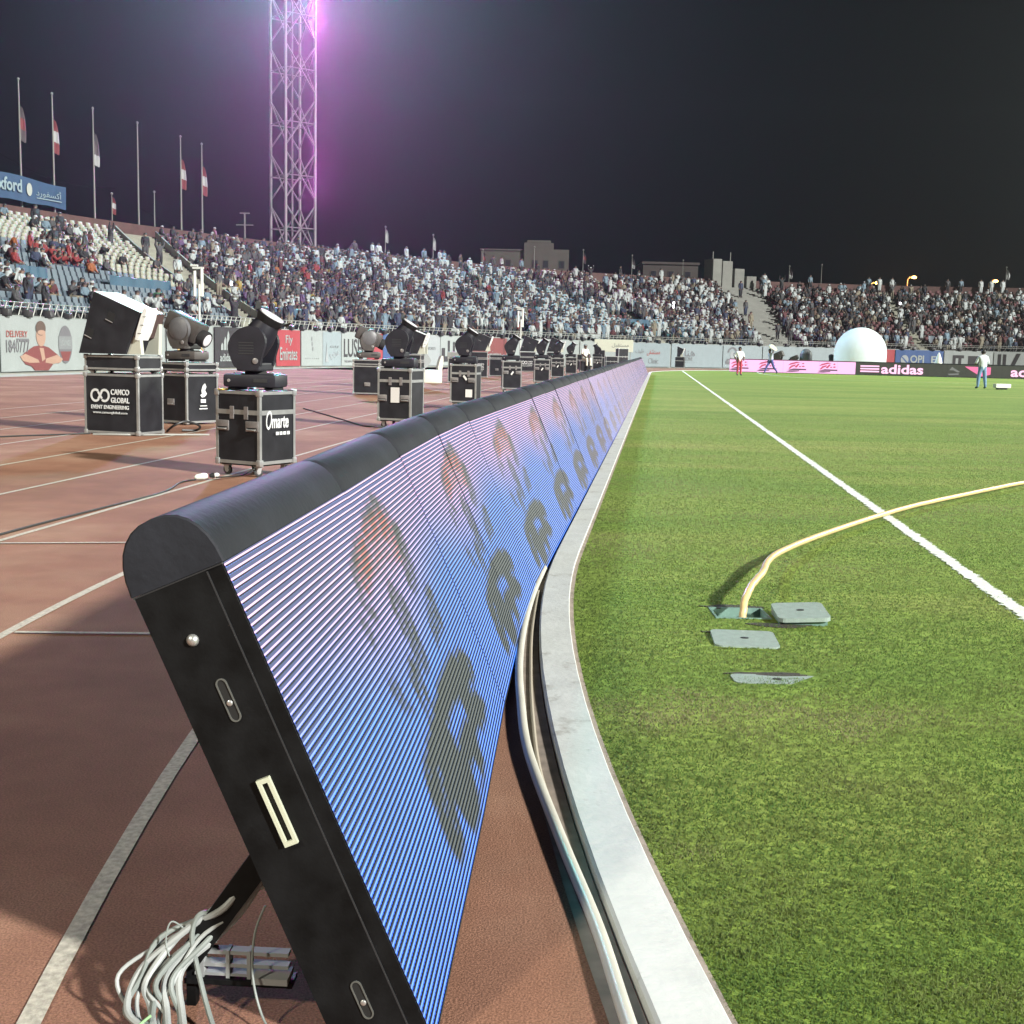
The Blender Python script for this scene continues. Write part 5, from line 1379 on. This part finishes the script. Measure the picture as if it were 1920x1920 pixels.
# jumble of equipment past the lamp row
for k, (x, y, w, d, h, m, lab) in enumerate([(5.0, 90.5, .9, .7, 1.1, m_panel, 'dark crate beside the seated steward'), (6.2, 91.5, .8, .7, 1.45, m_shell, 'tall grey crate in the equipment jumble'), (7.1, 92, .9, .7, 1.0, m_panel, 'low dark crate in the equipment jumble'), (8.0, 93, .8, .6, 1.6, m_panel, 'tallest dark crate at the end of the jumble')]):
    f_ = flight_case(w, d, h, .02, .6, False, (), lab, 'crate', 'crates in the equipment jumble', (x, y, 0), R(10 * k - 12))
sgn = empty('info_board', (7.6, 96, 0), R(-3), 'pale cream board on posts above the equipment jumble', 'board'); MB().bbox(-1.5, 1.5, -.03, .03, 1.35, 2.3, .02).build('panel', mat('panel_cream2', (.50, .52, .43), .6), sgn)
for x in (-1.3, 1.3): MB().tube([(x, .06, 0), (x, .06, 2.25)], .03, 6).build('post', m_rail, sgn)
text('lettering', 'ﻞﺒﻘﺘﺴﻣ', .4, (.5, -.035, 1.85), INK['grey'], sgn, w=1.3, h=.35)
# white chair with high back
ch = empty('chair', (-3.27, 48.5, 0), R(12), 'cream white plastic chair turned sideways beside the lamp cluster', 'chair')
MB().bbox(-.36, .36, -.32, .32, .0, .52, .05).build('seat', mat('plastic_white', (.60, .61, .53), .45), ch, True)
MB().prism(rounded([(.16, .45), (.36, .45), (.42, 1.05), (.30, 1.08)], 1), -.30, .30).build('backrest', mat('plastic_white', (.60, .61, .53)), ch)
o = MB().prism(rounded([(-.22, .0), (-.08, .0), (.06, .16), (.12, .30), (-.02, .52), (-.12, .58), (-.22, .40)], 1), -.06, .06).build('white_bag', mat('cloth_white', (.6, .6, .6))); o.location = (-3.42, 48.4, .58); o.rotation_euler = (0, 0, R(12)); tag(o, 'white bag leaning upright on the cream chair', 'bag')
# light masts by the wall
for (x, y, h, lab) in ((-15.9, 62.2, 5.15, 'slim white mast with twin tubes in front of the crest banner'), (.35, 97, 4.6, 'slim white mast with three tubes before the packed stand')):
    o = empty('tube_mast', (x, y, 0), 0, lab, 'mast', 'slim white masts by the boundary wall'); mm = mat('mast_white', (.46, .48, .45), .5)
    MB().tube([(0, 0, 0), (0, 0, h - 1.0)], .055, 8).build('pole', mm, o, True); MB().lathe((0, 0, 0), (0, 0, 1), [(0, .2), (.04, .2), (.05, .07)], 12).build('foot', mm, o)
    for dx, a in ((-.22, 1.25), (.14, 1.4), (.02, .6)): MB().tube([(dx, 0, h - 1.5), (dx, 0, h - 1.5 + a)], .075, 8).build('tube', mat('tube_white', (.62, .63, .58), .4), o, True)
    MB().box(-.32, .24, -.06, .06, h - .15, h - .05).build('cross_arm', mm, o); MB().bbox(-.42, -.05, -.1, .1, h - .04, h + .06, .02).build('lamp_cap', mm, o)

# plug and cords on the track
def cord(pts, r, m, label, cat='cord'):
    o_ = MB().tube(catmull([(x, y, z) for x, y, z in pts], 9), r, 6).build('cord', m, None, True); return tag(o_, label, cat)


pl = empty('plug', (-3.14, 12.42, 0), R(20), 'white power plug lying on the track by the script lettered case', 'plug')
MB().lathe((-.10, 0, .032), (1, .1, .1), [(0, .012), (.02, .03), (.10, .034), (.13, .024), (.135, .01)], 12).build('body', mat('plug_white', (.60, .64, .58), .4), pl, True); MB().lathe((.05, .02, .045), (1, .1, .1), [(0, .016), (.03, .028), (.05, .026)], 10).build('socket', m_dark, pl, True); MB().lathe((.10, .02, .05), (1, .1, .1), [(0, .02), (.03, .024), (.05, .012)], 10).build('cap', mat('plug_white', (.6, .64, .58)), pl, True)
cord([(-3.22, 12.38, .012), (-3.30, 12.1, .010), (-3.24, 11.3, .01), (-3.40, 10.2, .01), (-3.53, 9.4, .01), (-3.63, 8.65, .01), (-3.76, 7.4, .01)], .009, m_blackcable, 'black cord running along the lane line to the white plug')
cord([(-3.03, 12.46, .03), (-2.9, 12.7, .02), (-2.85, 13.0, .015), (-2.8, 13.3, .06), (-2.78, 13.5, .15)], .008, m_blackcable, 'short black cord from the plug up into the script lettered case')
cord([(-6.3, 18.2, .012), (-6.9, 17.6, .012), (-7.6, 16.9, .012), (-8.6, 16.6, .012), (-9.6, 16.3, .012)], .012, m_blackcable, 'black cord running from the ring logo case toward the stand')
cord([(-6.2, 18.05, .012), (-5.8, 18.02, .02), (-5.5, 18.12, .014), (-5.2, 18.2, .02), (-4.95, 18.35, .014), (-4.6, 18.5, .012)], .014, mat('cord_grey', (.30, .31, .29), .6), 'grey cord lying along the foot of the ring logo case')
cord([(-5.35, 18.9, .02), (-5.2, 18.75, .12), (-5.05, 18.85, .18), (-4.9, 19.1, .10), (-5.0, 19.3, .02), (-5.2, 19.2, .02)], .018, m_blackcable, 'black cord coil between the two nearest stacked cases')
cord([(-2.1, 21.0, .015), (-2.4, 20.9, .03), (-2.3, 21.2, .02), (-2.6, 21.3, .015), (-3.2, 23, .012), (-4.6, 26.8, .012)], .012, m_blackcable, 'black cord running from beneath the paper note case across the lanes')
cord([(-1.5, 28.5, .015), (-1.9, 28.4, .03), (-2.2, 28.7, .015), (-3.0, 31, .012)], .014, m_blackcable, 'black cord from beneath the small note case')

# ------------------------------------------------------------------ people on the ground
def fingers(J, E, T, sd, k, wr, ha, curl=.4):
    d_ = (np.array(ha[:3]) - np.array(wr[:3])); d_ /= np.linalg.norm(d_); fwd = np.array((0, -1., 0)); side = fwd - d_ * fwd.dot(d_); side /= np.linalg.norm(side)
    bend = np.array((-k, 0, 0)) * 1.0
    for i, (o_, L_) in enumerate(((.030, .075), (.010, .085), (-.010, .078), (-.030, .060))):
        a = np.array(ha[:3]) + side * o_ + d_ * .02; m_ = a + d_ * L_ * .55 + bend * .008; t_ = m_ + d_ * L_ * .45 * .8 + bend * L_ * curl
        for nm, q in (('fa', a), ('fb', m_), ('fc', t_)): J['%s%d%s' % (nm, i, sd)] = (*q, .0105 if nm != 'fc' else .009)
        E += [('ha' + sd, 'fa%d%s' % (i, sd)), ('fa%d%s' % (i, sd), 'fb%d%s' % (i, sd)), ('fb%d%s' % (i, sd), 'fc%d%s' % (i, sd))]
    a = np.array(ha[:3]) + side * .042 - d_ * .015; t_ = a + side * .02 + d_ * .05
    J['ta' + sd] = (*a, .012); J['tb' + sd] = (*t_, .010); E += [('ha' + sd, 'ta' + sd), ('ta' + sd, 'tb' + sd)]
    for e in E:
        if e[1][:2] in ('fa', 'fb', 'fc', 'ta', 'tb'): T[e] = 0


def person(name_label, J, loc, rz, cols, hair=True, sc=1., long=False):
    E = list(EB); T = btags(False, long)
    for sd, k in (('L', -1), ('R', 1)): fingers(J, E, T, sd, k, J['wr' + sd], J['ha' + sd])
    me_ = skin_person(J, E, T, 1, 'person'); 
    for m in cols: me_.materials.append(m)
    o_ = bpy.data.objects.new('person', me_); COL.objects.link(o_); o_.location = loc; o_.rotation_euler = (0, 0, rz); o_.scale = (sc,) * 3
    hx_, hy_, hz_, hr = J['head']
    hb = MB(); n = 12
    for i in range(7):
        a = -.15 + (math.pi / 2 + .15) * i / 6
        for j_ in range(n):
            c_ = 2 * math.pi * j_ / n; fr_ = max(0, -math.sin(c_)); zz = max(math.sin(a), -.1 + .75 * fr_)
            hb.v.append((hx_ + .108 * math.cos(a) * math.cos(c_), hy_ + .012 + .118 * math.cos(a) * math.sin(c_) , hz_ + .02 + .125 * zz))
    for i in range(6):
        for j_ in range(n): hb.f.append((i * n + j_, i * n + (j_ + 1) % n, (i + 1) * n + (j_ + 1) % n, (i + 1) * n + j_)); hb.m.append(0)
    hb.build('hair', cols[3], o_, True)
    MB().add([(hx_ - .012, hy_ - .085, hz_ + .01), (hx_ + .012, hy_ - .085, hz_ + .01), (hx_ + .016, hy_ - .092, hz_ - .03), (hx_ - .016, hy_ - .092, hz_ - .03), (hx_, hy_ - .118, hz_ - .028)], [(0, 1, 4), (1, 2, 4), (2, 3, 4), (3, 0, 4)]).build('nose', cols[0], o_, True)
    for k in (-1, 1):
        MB().lathe((hx_ + k * .035, hy_ - .086, hz_ + .012), (0, -1, 0), [(0, .013), (.006, .008)], 8).build('eye', m_dark, o_); MB().lathe((hx_ + k * .088, hy_ + .01, hz_ - .01), (k, 0, 0), [(0, .024), (.014, .026), (.018, .012)], 8, 1, 1.3).build('ear', cols[0], o_, True)
    MB().bbox(hx_ - .025, hx_ + .025, hy_ - .093, hy_ - .082, hz_ - .060, hz_ - .050, .003).build('mouth', mat('lips', (.25, .09, .07), .5), o_)
    return tag(o_, name_label, 'person')


mc = m_cloth
J = pose('stand'); J['kn' + 'L'] = (-.09, -.03, .48, .085); J['haL'] = (-.20, -.16, .86, .046); J['elL'] = (-.29, .04, 1.14, .062); J['wrL'] = (-.22, -.10, .92, .046); J['elR'] = (.29, .04, 1.14, .062); J['wrR'] = (.24, -.12, .96, .046); J['haR'] = (.21, -.19, .93, .046)
J['belly'] = (0, -.01, 1.12, .165); J['chest'] = (0, 0, 1.34, .185)
person('person in white shirt and red trousers standing on the far turf corner', J, (14.35, 79.2, .03), R(8), [m_skin[1], mat('shirt_bright_white', (.74, .75, .74), .8), mat('trousers_red', (.40, .05, .08), .85), m_hair, m_shoe], sc=1.05)
# striding man with a cap, carrying something pale on his shoulder
J = pose('stand'); J.update(hiL=(-.095, -.02, .88, .11), knL=(-.1, -.26, .54, .08), anL=(-.1, -.44, .10, .056), toL=(-.1, -.58, .08, .045), knR=(.1, .16, .50, .08), anR=(.1, .46, .16, .056), toR=(.1, .38, .05, .045), chest=(0, -.08, 1.33, .17), neck=(0, -.12, 1.49, .062), head=(0, -.16, 1.60, .098), top=(0, -.15, 1.70, .07), elR=(.28, -.06, 1.45, .06), wrR=(.20, -.02, 1.68, .045), haR=(.15, -.02, 1.76, .045), elL=(-.28, .10, 1.12, .058), wrL=(-.27, -.06, .92, .045), haL=(-.27, -.10, .86, .045))
J['shR'] = (.19, -.08, 1.40, .08); J['shL'] = (-.19, -.08, 1.40, .08)
person('person in pale shirt and blue trousers striding past the pink board', J, (18.2, 88.0, .03), R(-68), [m_skin[2], mat('shirt_lilac', (.40, .42, .54), .8), mat('trousers_blue', (.06, .07, .24), .85), m_hair, m_shoe], sc=1.03)
o = MB().prism(rounded([(-.34, -.12), (.28, -.16), (.36, .04), (-.22, .20)], 1), -.13, .13).build('white_sack', mat('sack_white', (.68, .66, .58), .8)); o.location = (18.25, 87.85, 1.93); o.rotation_euler = (0, R(28), R(5)); tag(o, 'white sack carried on the shoulder of the striding man', 'sack')
# man in jeans with his back to the camera
J = pose('stand'); J.update(knL=(-.15, -.01, .48, .088), anL=(-.19, .02, .08, .058), toL=(-.21, -.14, .04, .048), knR=(.15, -.01, .48, .088), anR=(.18, .02, .08, .058), toR=(.21, -.14, .04, .048), chest=(0, -.04, 1.34, .20), belly=(0, -.01, 1.12, .18), elL=(-.30, -.05, 1.13, .065), wrL=(-.20, -.26, 1.08, .048), haL=(-.14, -.33, 1.08, .046), elR=(.30, -.05, 1.13, .065), wrR=(.20, -.26, 1.10, .048), haR=(.14, -.33, 1.11, .046))
person('person in pale shirt and blue jeans standing with back turned on the turf', J, (22.15, 58.6, .03), R(188), [m_skin[1], mat('shirt_pale', (.52, .58, .60), .8), mat('jeans_blue', (.13, .23, .36), .85, var=.1, scale=8), m_hair, mat('shoe_green', (.03, .06, .03), .6)], sc=1.06)
bx = empty('white_box', (22.98, 58.2, .03), R(6), 'white box lying on the turf beside the man in jeans', 'box'); MB().bbox(-.37, .37, -.16, .16, .07, .26, .03).build('body', mat('plastic_bright', (.68, .72, .66), .4), bx)
for x in (-.2, .0, .18): MB().bbox(x - .04, x + .04, -.12, .12, 0, .075, .01).build('foot', m_dark, bx)
# steward by the last lamp
J = pose('sit'); J = {k: v for k, v in J.items()}
person('person in white top and maroon waistcoat sitting among the last flight cases', J, (4.35, 77.4, .35), R(30), [m_skin[2], mat('shirt_cream', (.68, .66, .58), .8), mat('trousers_pale', (.60, .58, .50), .8), m_ghutra, m_shoe], sc=1.08)
flight_case(.7, .5, .66, .1, 0, False, (), 'low black case the steward in white sits on', 'flight case', GC, (4.38, 77.55, 0), R(5))

# ------------------------------------------------------------------ flag poles, mast banner, tower
m_pole = mat('pole_grey', (.13, .135, .12), .55, .2); m_fw = mat('flag_white', (.24, .25, .25), .8); m_fr = mat('flag_red', (.12, .02, .025), .8); m_fd = mat('flag_dark', (.05, .04, .045), .8)  # poles in one even darkened grey
POLES = [(92.2, 18.13, 2, .075), (94.4, 17.8, 1, .075), (97.2, 17.53, 3, .075), (98.5, 11.83, 1, .05), (100.6, 17.27, 0, .075), (101.9, 12.47, 0, .06), (104.2, 16.97, 1, .075), (106.1, 16.74, 1, .075), (125.6, 12.4, 4, .05), (131.5, 12.2, 4, .05), (137.2, 11.3, 2, .05), (141.5, 12.1, 0, .06), (146.4, 12.2, 2, .05), (151.0, 12.0, 3, .05), (155.5, 11.8, 0, .05), (165.7, 11.7, 3, .05), (168.6, 12.0, 0, .05), (183.5, 12.2, 4, .05)]
FL = {0: 'bare', 1: 'with drooping red and white flag', 2: 'with drooping brown red flag', 3: 'with drooping dark flag', 4: 'with small pale flag'}
for i, (s, zt, fl_, r) in enumerate(POLES):
    p, t = front(s, 21); big_ = zt > 16
    where = ['before the name banner', 'at the name banner end', 'third along the stand rim', 'short, between tall poles', 'fifth along the rim', 'short, sixth along the rim', 'before the lattice tower', 'closest to the lattice tower', 'beyond the lattice tower', 'before the tan building wing', 'at the tan building corner', 'in front of the tan building', 'past the tan building', 'before the far low wall', 'by the far low wall', 'past the stair head', 'further past the stair head', 'near the orange street lamps'][i]
    o = empty('flag_pole', (p[0], p[1], 8.8), math.atan2(t[1], t[0]), ('tall' if big_ else 'thin') + ' pale flag pole ' + FL[fl_] + ', ' + where, 'flag pole', 'flag poles along the rim of the stand')
    H_ = zt - 8.8; MB().tube([(0, 0, 0), (0, 0, H_ * .5), (0, 0, H_)], r, 8, True, .6).build('pole', m_pole, o, True); MB().lathe((0, 0, H_), (0, 0, 1), [(0, .04), (.05, .09), (.14, .09), (.19, .02)], 10).build('finial', m_pole, o, True)
    if fl_:
        zt_ = H_ - (1.6 if big_ else .15); hh_ = 2.2 if big_ else 1.15
        cs = {1: (m_fr, m_fw, m_fr), 2: (m_fd, m_fr, m_fd), 3: (m_fd, m_fd, m_fw), 4: (m_fw, m_fw, m_fw)}[fl_]
        b_ = MB(); n = 9; fo = 7
        for k in range(n + 1):
            u = k / n; wd = (.30 + .5 * math.sin(u * 2.2)) * (.8 if big_ else .55)
            for q in range(fo): b_.v.append((.03 + wd * q / (fo - 1) + .04 * math.sin(5 * u), .10 * math.sin(q * 2.3 + 2 * u) * (q > 0), zt_ - hh_ * u - .12 * q / fo))
        for k in range(n):
            for q in range(fo - 1): b_.f.append((k * fo + q, k * fo + q + 1, (k + 1) * fo + q + 1, (k + 1) * fo + q)); b_.m.append(min(2, int(3 * k / n)))
        b_.build('flag', list(cs), o, True)
p, t = front(110.2, 21); o = empty('street_lamp', (p[0], p[1], 8.8), 0, 'thin lamp post with crossed arms beside the lattice tower', 'lamp post'); MB().tube([(0, 0, 0), (0, 0, 3.2)], .07, 6).build('pole', m_pole, o); MB().box(-.7, .7, -.05, .05, 2.2, 2.28).build('cross_arm', m_pole, o); MB().box(-.4, .4, -.05, .05, 3.15, 3.24).build('cross_arm', m_pole, o)
# wire strung between the poles
for a, c, zz in ((90, 99, 13.6), (100.6, 109, 11.4)):
    q0, q1 = front(a, 21.3)[0], front(c, 21.3)[0]; o = MB().tube([(q0[0] + (q1[0] - q0[0]) * u, q0[1] + (q1[1] - q0[1]) * u, zz - 1.2 * u - .8 * math.sin(math.pi * u)) for u in np.linspace(0, 1, 12)], .009, 4).build('wire', mat('wire_dark', (.01, .01, .01), 1, spec=0)); tag(o, 'thin dark wire sagging between flag poles, ' + ('nearest the name banner' if a < 95 else 'nearest the lattice tower'), 'wire')
# blue name banner above the parapet
(p0, _), (p1, _) = front(84.9, 20.75), front(95.0, 20.75); d = p1 - p0; w = float(np.hypot(*d)); nb = empty('name_banner', (p0[0], p0[1], 0), math.atan2(d[1], d[0]), 'blue name banner with pale lettering hung above the stand rim', 'banner')
b_ = MB()
for k in range(15):
    x = w * k / 14; b_.v += [(x, .05 * math.sin(k), 10.42 - .012 * x + .04 * math.sin(k * 1.7)), (x, .03 * math.cos(k), 12.16 - .03 * x + .05 * math.sin(k * .9))]
for k in range(14): b_.f.append((2 * k, 2 * k + 2, 2 * k + 3, 2 * k + 1)); b_.m.append(0)
b_.build('sheet', mat('banner_blue', (.016, .045, .10), .6, var=.1, scale=1.5), nb)
m_bl = mat('banner_print', (.17, .23, .26), .6)
text('lettering', 'Oxford', .8, (w - 6.0, -.09, 11.28), m_bl, nb, w=3.0, h=.85, bold=.02); text('lettering', 'ﺩﺭﻮﻔﺴﻛﺃ', .8, (w - 1.9, -.09, 11.05), m_bl, nb, w=2.5, h=.62)
MB().prism(ell(w - 3.8, 11.15, .26, .42), -.10, -.09).build('emblem', mat('banner_emblem', (.26, .28, .26), .6), nb); MB().box(w - 3.1, w - .6, -.10, -.09, 10.66, 10.72).build('rule', m_bl, nb)
# lattice floodlight tower
m_tow = mat('tower_steel', (.16, .155, .16), .5, .3, var=.1, scale=.5)
tw = empty('floodlight_tower', (-24.5, 136, 0), 0, 'tall pale lattice floodlight tower rising behind the stand', 'tower')
corn = [(-2.50, .55), (-.32, -2.45), (2.50, -.55), (.32, 2.45)]
for (x, y) in corn: MB().tube([(x, y, 0), (x * .99, y * .99, 44)], .16, 8).build('leg', m_tow, tw, True)
MB().tube([(.15, -1.2, 0), (.15, -1.2, 43)], .10, 6).build('ladder_rail', m_tow, tw)
ph_ = 5.5
for k in range(8):
    z0, z1 = k * ph_, (k + 1) * ph_
    for i in range(4):
        a, c = corn[i], corn[(i + 1) % 4]
        if i in (0, 2): pr2 = [((*a, z1 - .3), (*c, z0 + .6))] + ([((*a, z0 + .3), (*c, z1 - .3))] if i == 2 else [])
        else: pr2 = [((*a, z0 + .3), (*c, z1 - .3)), ((*a, z1 - .3), (*c, z0 + .3))]
        for p_, q_ in pr2: MB().tube([p_, q_], .085, 6, False).build('brace', m_tow, tw)
        MB().tube([(*a, z0 + ph_ * .5), (*c, z0 + ph_ * .5)], .06, 6, False).build('strut', m_tow, tw)
MB().box(-4, 4, -.8, .8, 44, 44.2).build('platform', m_tow, tw)
m_flood = mat('flood_lamp', (.8, .8, .8), .4, emit=(.9, .95, 1), estr=40)
for i in range(7):
    for j_ in range(3): MB().lathe((-3.6 + 1.2 * i, -.9, 44.9 + 1.1 * j_), (.25, -1, -.35), [(-.5, .12), (-.2, .38), (0, .45), (.02, .40), (.03, .02)], 12).build('floodlight', [m_flood], tw)
# ------------------------------------------------------------------ buildings, street lamps, far trees beyond the stand
m_tan = mat('render_tan', (.050, .044, .036), .85, var=.15, scale=.4); m_tan2 = mat('render_brown', (.035, .028, .025), .85, var=.15, scale=.4); m_win = mat('window_dark', (.02, .02, .025), .2)  # wall colours darkened to stand for floodlight that stops at the stand
bd = empty('building', (1.5, 186, 0), 0, 'tan flat roofed building with stepped tower behind the stand', 'building')
MB().box(-7, -.6, 0, 9, -.5, 15.9).build('wall', m_tan, bd); MB().box(-.598, 3.8, -.4, 8, -.5, 17.1).build('wall', m_tan, bd); MB().box(3.802, 6.1, 0, 8, -.5, 16.2).build('wall', m_tan, bd); MB().bbox(-.2, 3.4, .0, 7, 17.102, 17.5, .15).build('roof', m_tan, bd); MB().box(-7.15, -.62, -.15, 9, 15.902, 16.1).build('roof', m_tan, bd)
for x in (-5.6, -3.4, .6, 2.2, 4.6): w_ = MB().box(x, x + .9, -.44 if -.5 < x < 3.5 else -.05, .1, 13.4, 14.6).build('window', m_tan2, bd); MB().box(x + .1, x + .8, -.46 if -.5 < x < 3.5 else -.07, 0, 13.5, 14.5).build('pane', m_win, w_)
b2 = empty('building', (22.8, 186, 0), 0, 'low brown building with flat roof before the stair head', 'building'); MB().box(-4.1, 4.1, 0, 9, -.5, 14.4).build('wall', m_tan2, b2); MB().box(-4.3, 4.3, -.2, 9, 14.402, 14.75).build('roof', m_tan2, b2)
for x in (-3, -.4, 2.1): w_ = MB().box(x, x + 1.0, -.05, .1, 12.4, 13.5).build('window', m_tan, b2); MB().box(x + .1, x + .9, -.07, 0, 12.5, 13.4).build('pane', m_win, w_)
lw = empty('long_wall', (0, 188, 0), 0, 'long dim tan wall beyond the curve of the stand', 'wall'); MB().box(-12, 19, 0, .5, -.5, 12.9).build('wall', m_tan2, lw)
m_sod = mat('sodium_lamp', (.9, .5, .2), .4, emit=(1, .42, .10), estr=9)
for (x, z, ln, lab) in ((52.4, 11.95, 0, 'tallest orange street lamp beyond the stand rim'), (47.5, 11.1, 1, 'faint small orange street lamp beyond the stand rim'), (63.2, 11.7, 2, 'orange street lamp near the frame edge beyond the stand rim')):
    o = empty('street_lamp', (x - .8, 165, 0), 0, lab, 'street lamp', 'orange street lamps beyond the stand'); MB().tube([(0, 0, 0), (0, 0, z - .3), (.25, 0, z), (.6, 0, z + .1)], .09, 6).build('post', mat('post_orange', (.35, .22, .10), .6), o)
    MB().lathe((.85, 0, z - .12), (0, 0, 1), [(0, .08), (.08, .34 if ln != 1 else .2), (.24, .30 if ln != 1 else .17), (.36, .08)], 12).build('lamp_globe', m_sod, o, True)
    l = bpy.data.lights.new('sodium', 'POINT'); l.energy = 300; l.color = (1, .45, .12); l.shadow_soft_size = .4; lo = bpy.data.objects.new('sodium', l); COL.objects.link(lo); lo.parent = o; lo.location = (.85, -.7, z - .3)
m_flash = mat('torch_glow', (.9, .9, .9), .4, emit=(.95, .97, 1), estr=6)
for (s, r, lab) in ((93.2, 5.2, 'bright phone torch beside the cream stair'), (149.0, 9.6, 'bright phone torch high in the packed far curve'), (148.2, 8.2, 'second bright phone torch in the packed far curve'), (173.4, 12.6, 'bright phone torch in the block beyond the grey stair')):
    p, t = front(s, RO(r) - .35); o = MB().bbox(-.09, .09, -.03, .03, -.13, .13, .02).build('phone_torch', m_flash); o.location = (p[0], p[1], RZ(r) + 1.25); o.rotation_euler = (0, 0, math.atan2(t[1], t[0])); tag(o, lab, 'torch', 'phone torches in the crowd')

# ------------------------------------------------------------------ night haze
hz = MB().box(-400, 400, -140, 260, -1.8, 52).build('haze', bpy.data.materials.new('haze')); hz['kind'] = 'stuff'
hm = hz.data.materials[0]; hm.use_nodes = True; nt = hm.node_tree; nt.nodes.remove(nt.nodes['Principled BSDF'])
pv = nt.nodes.new('ShaderNodeVolumePrincipled'); pv.inputs['Color'].default_value = (.85, .90, .93, 1); pv.inputs['Density'].default_value = .00023; pv.inputs['Anisotropy'].default_value = .8
nt.links.new(pv.outputs[0], nt.nodes['Material Output'].inputs['Volume'])
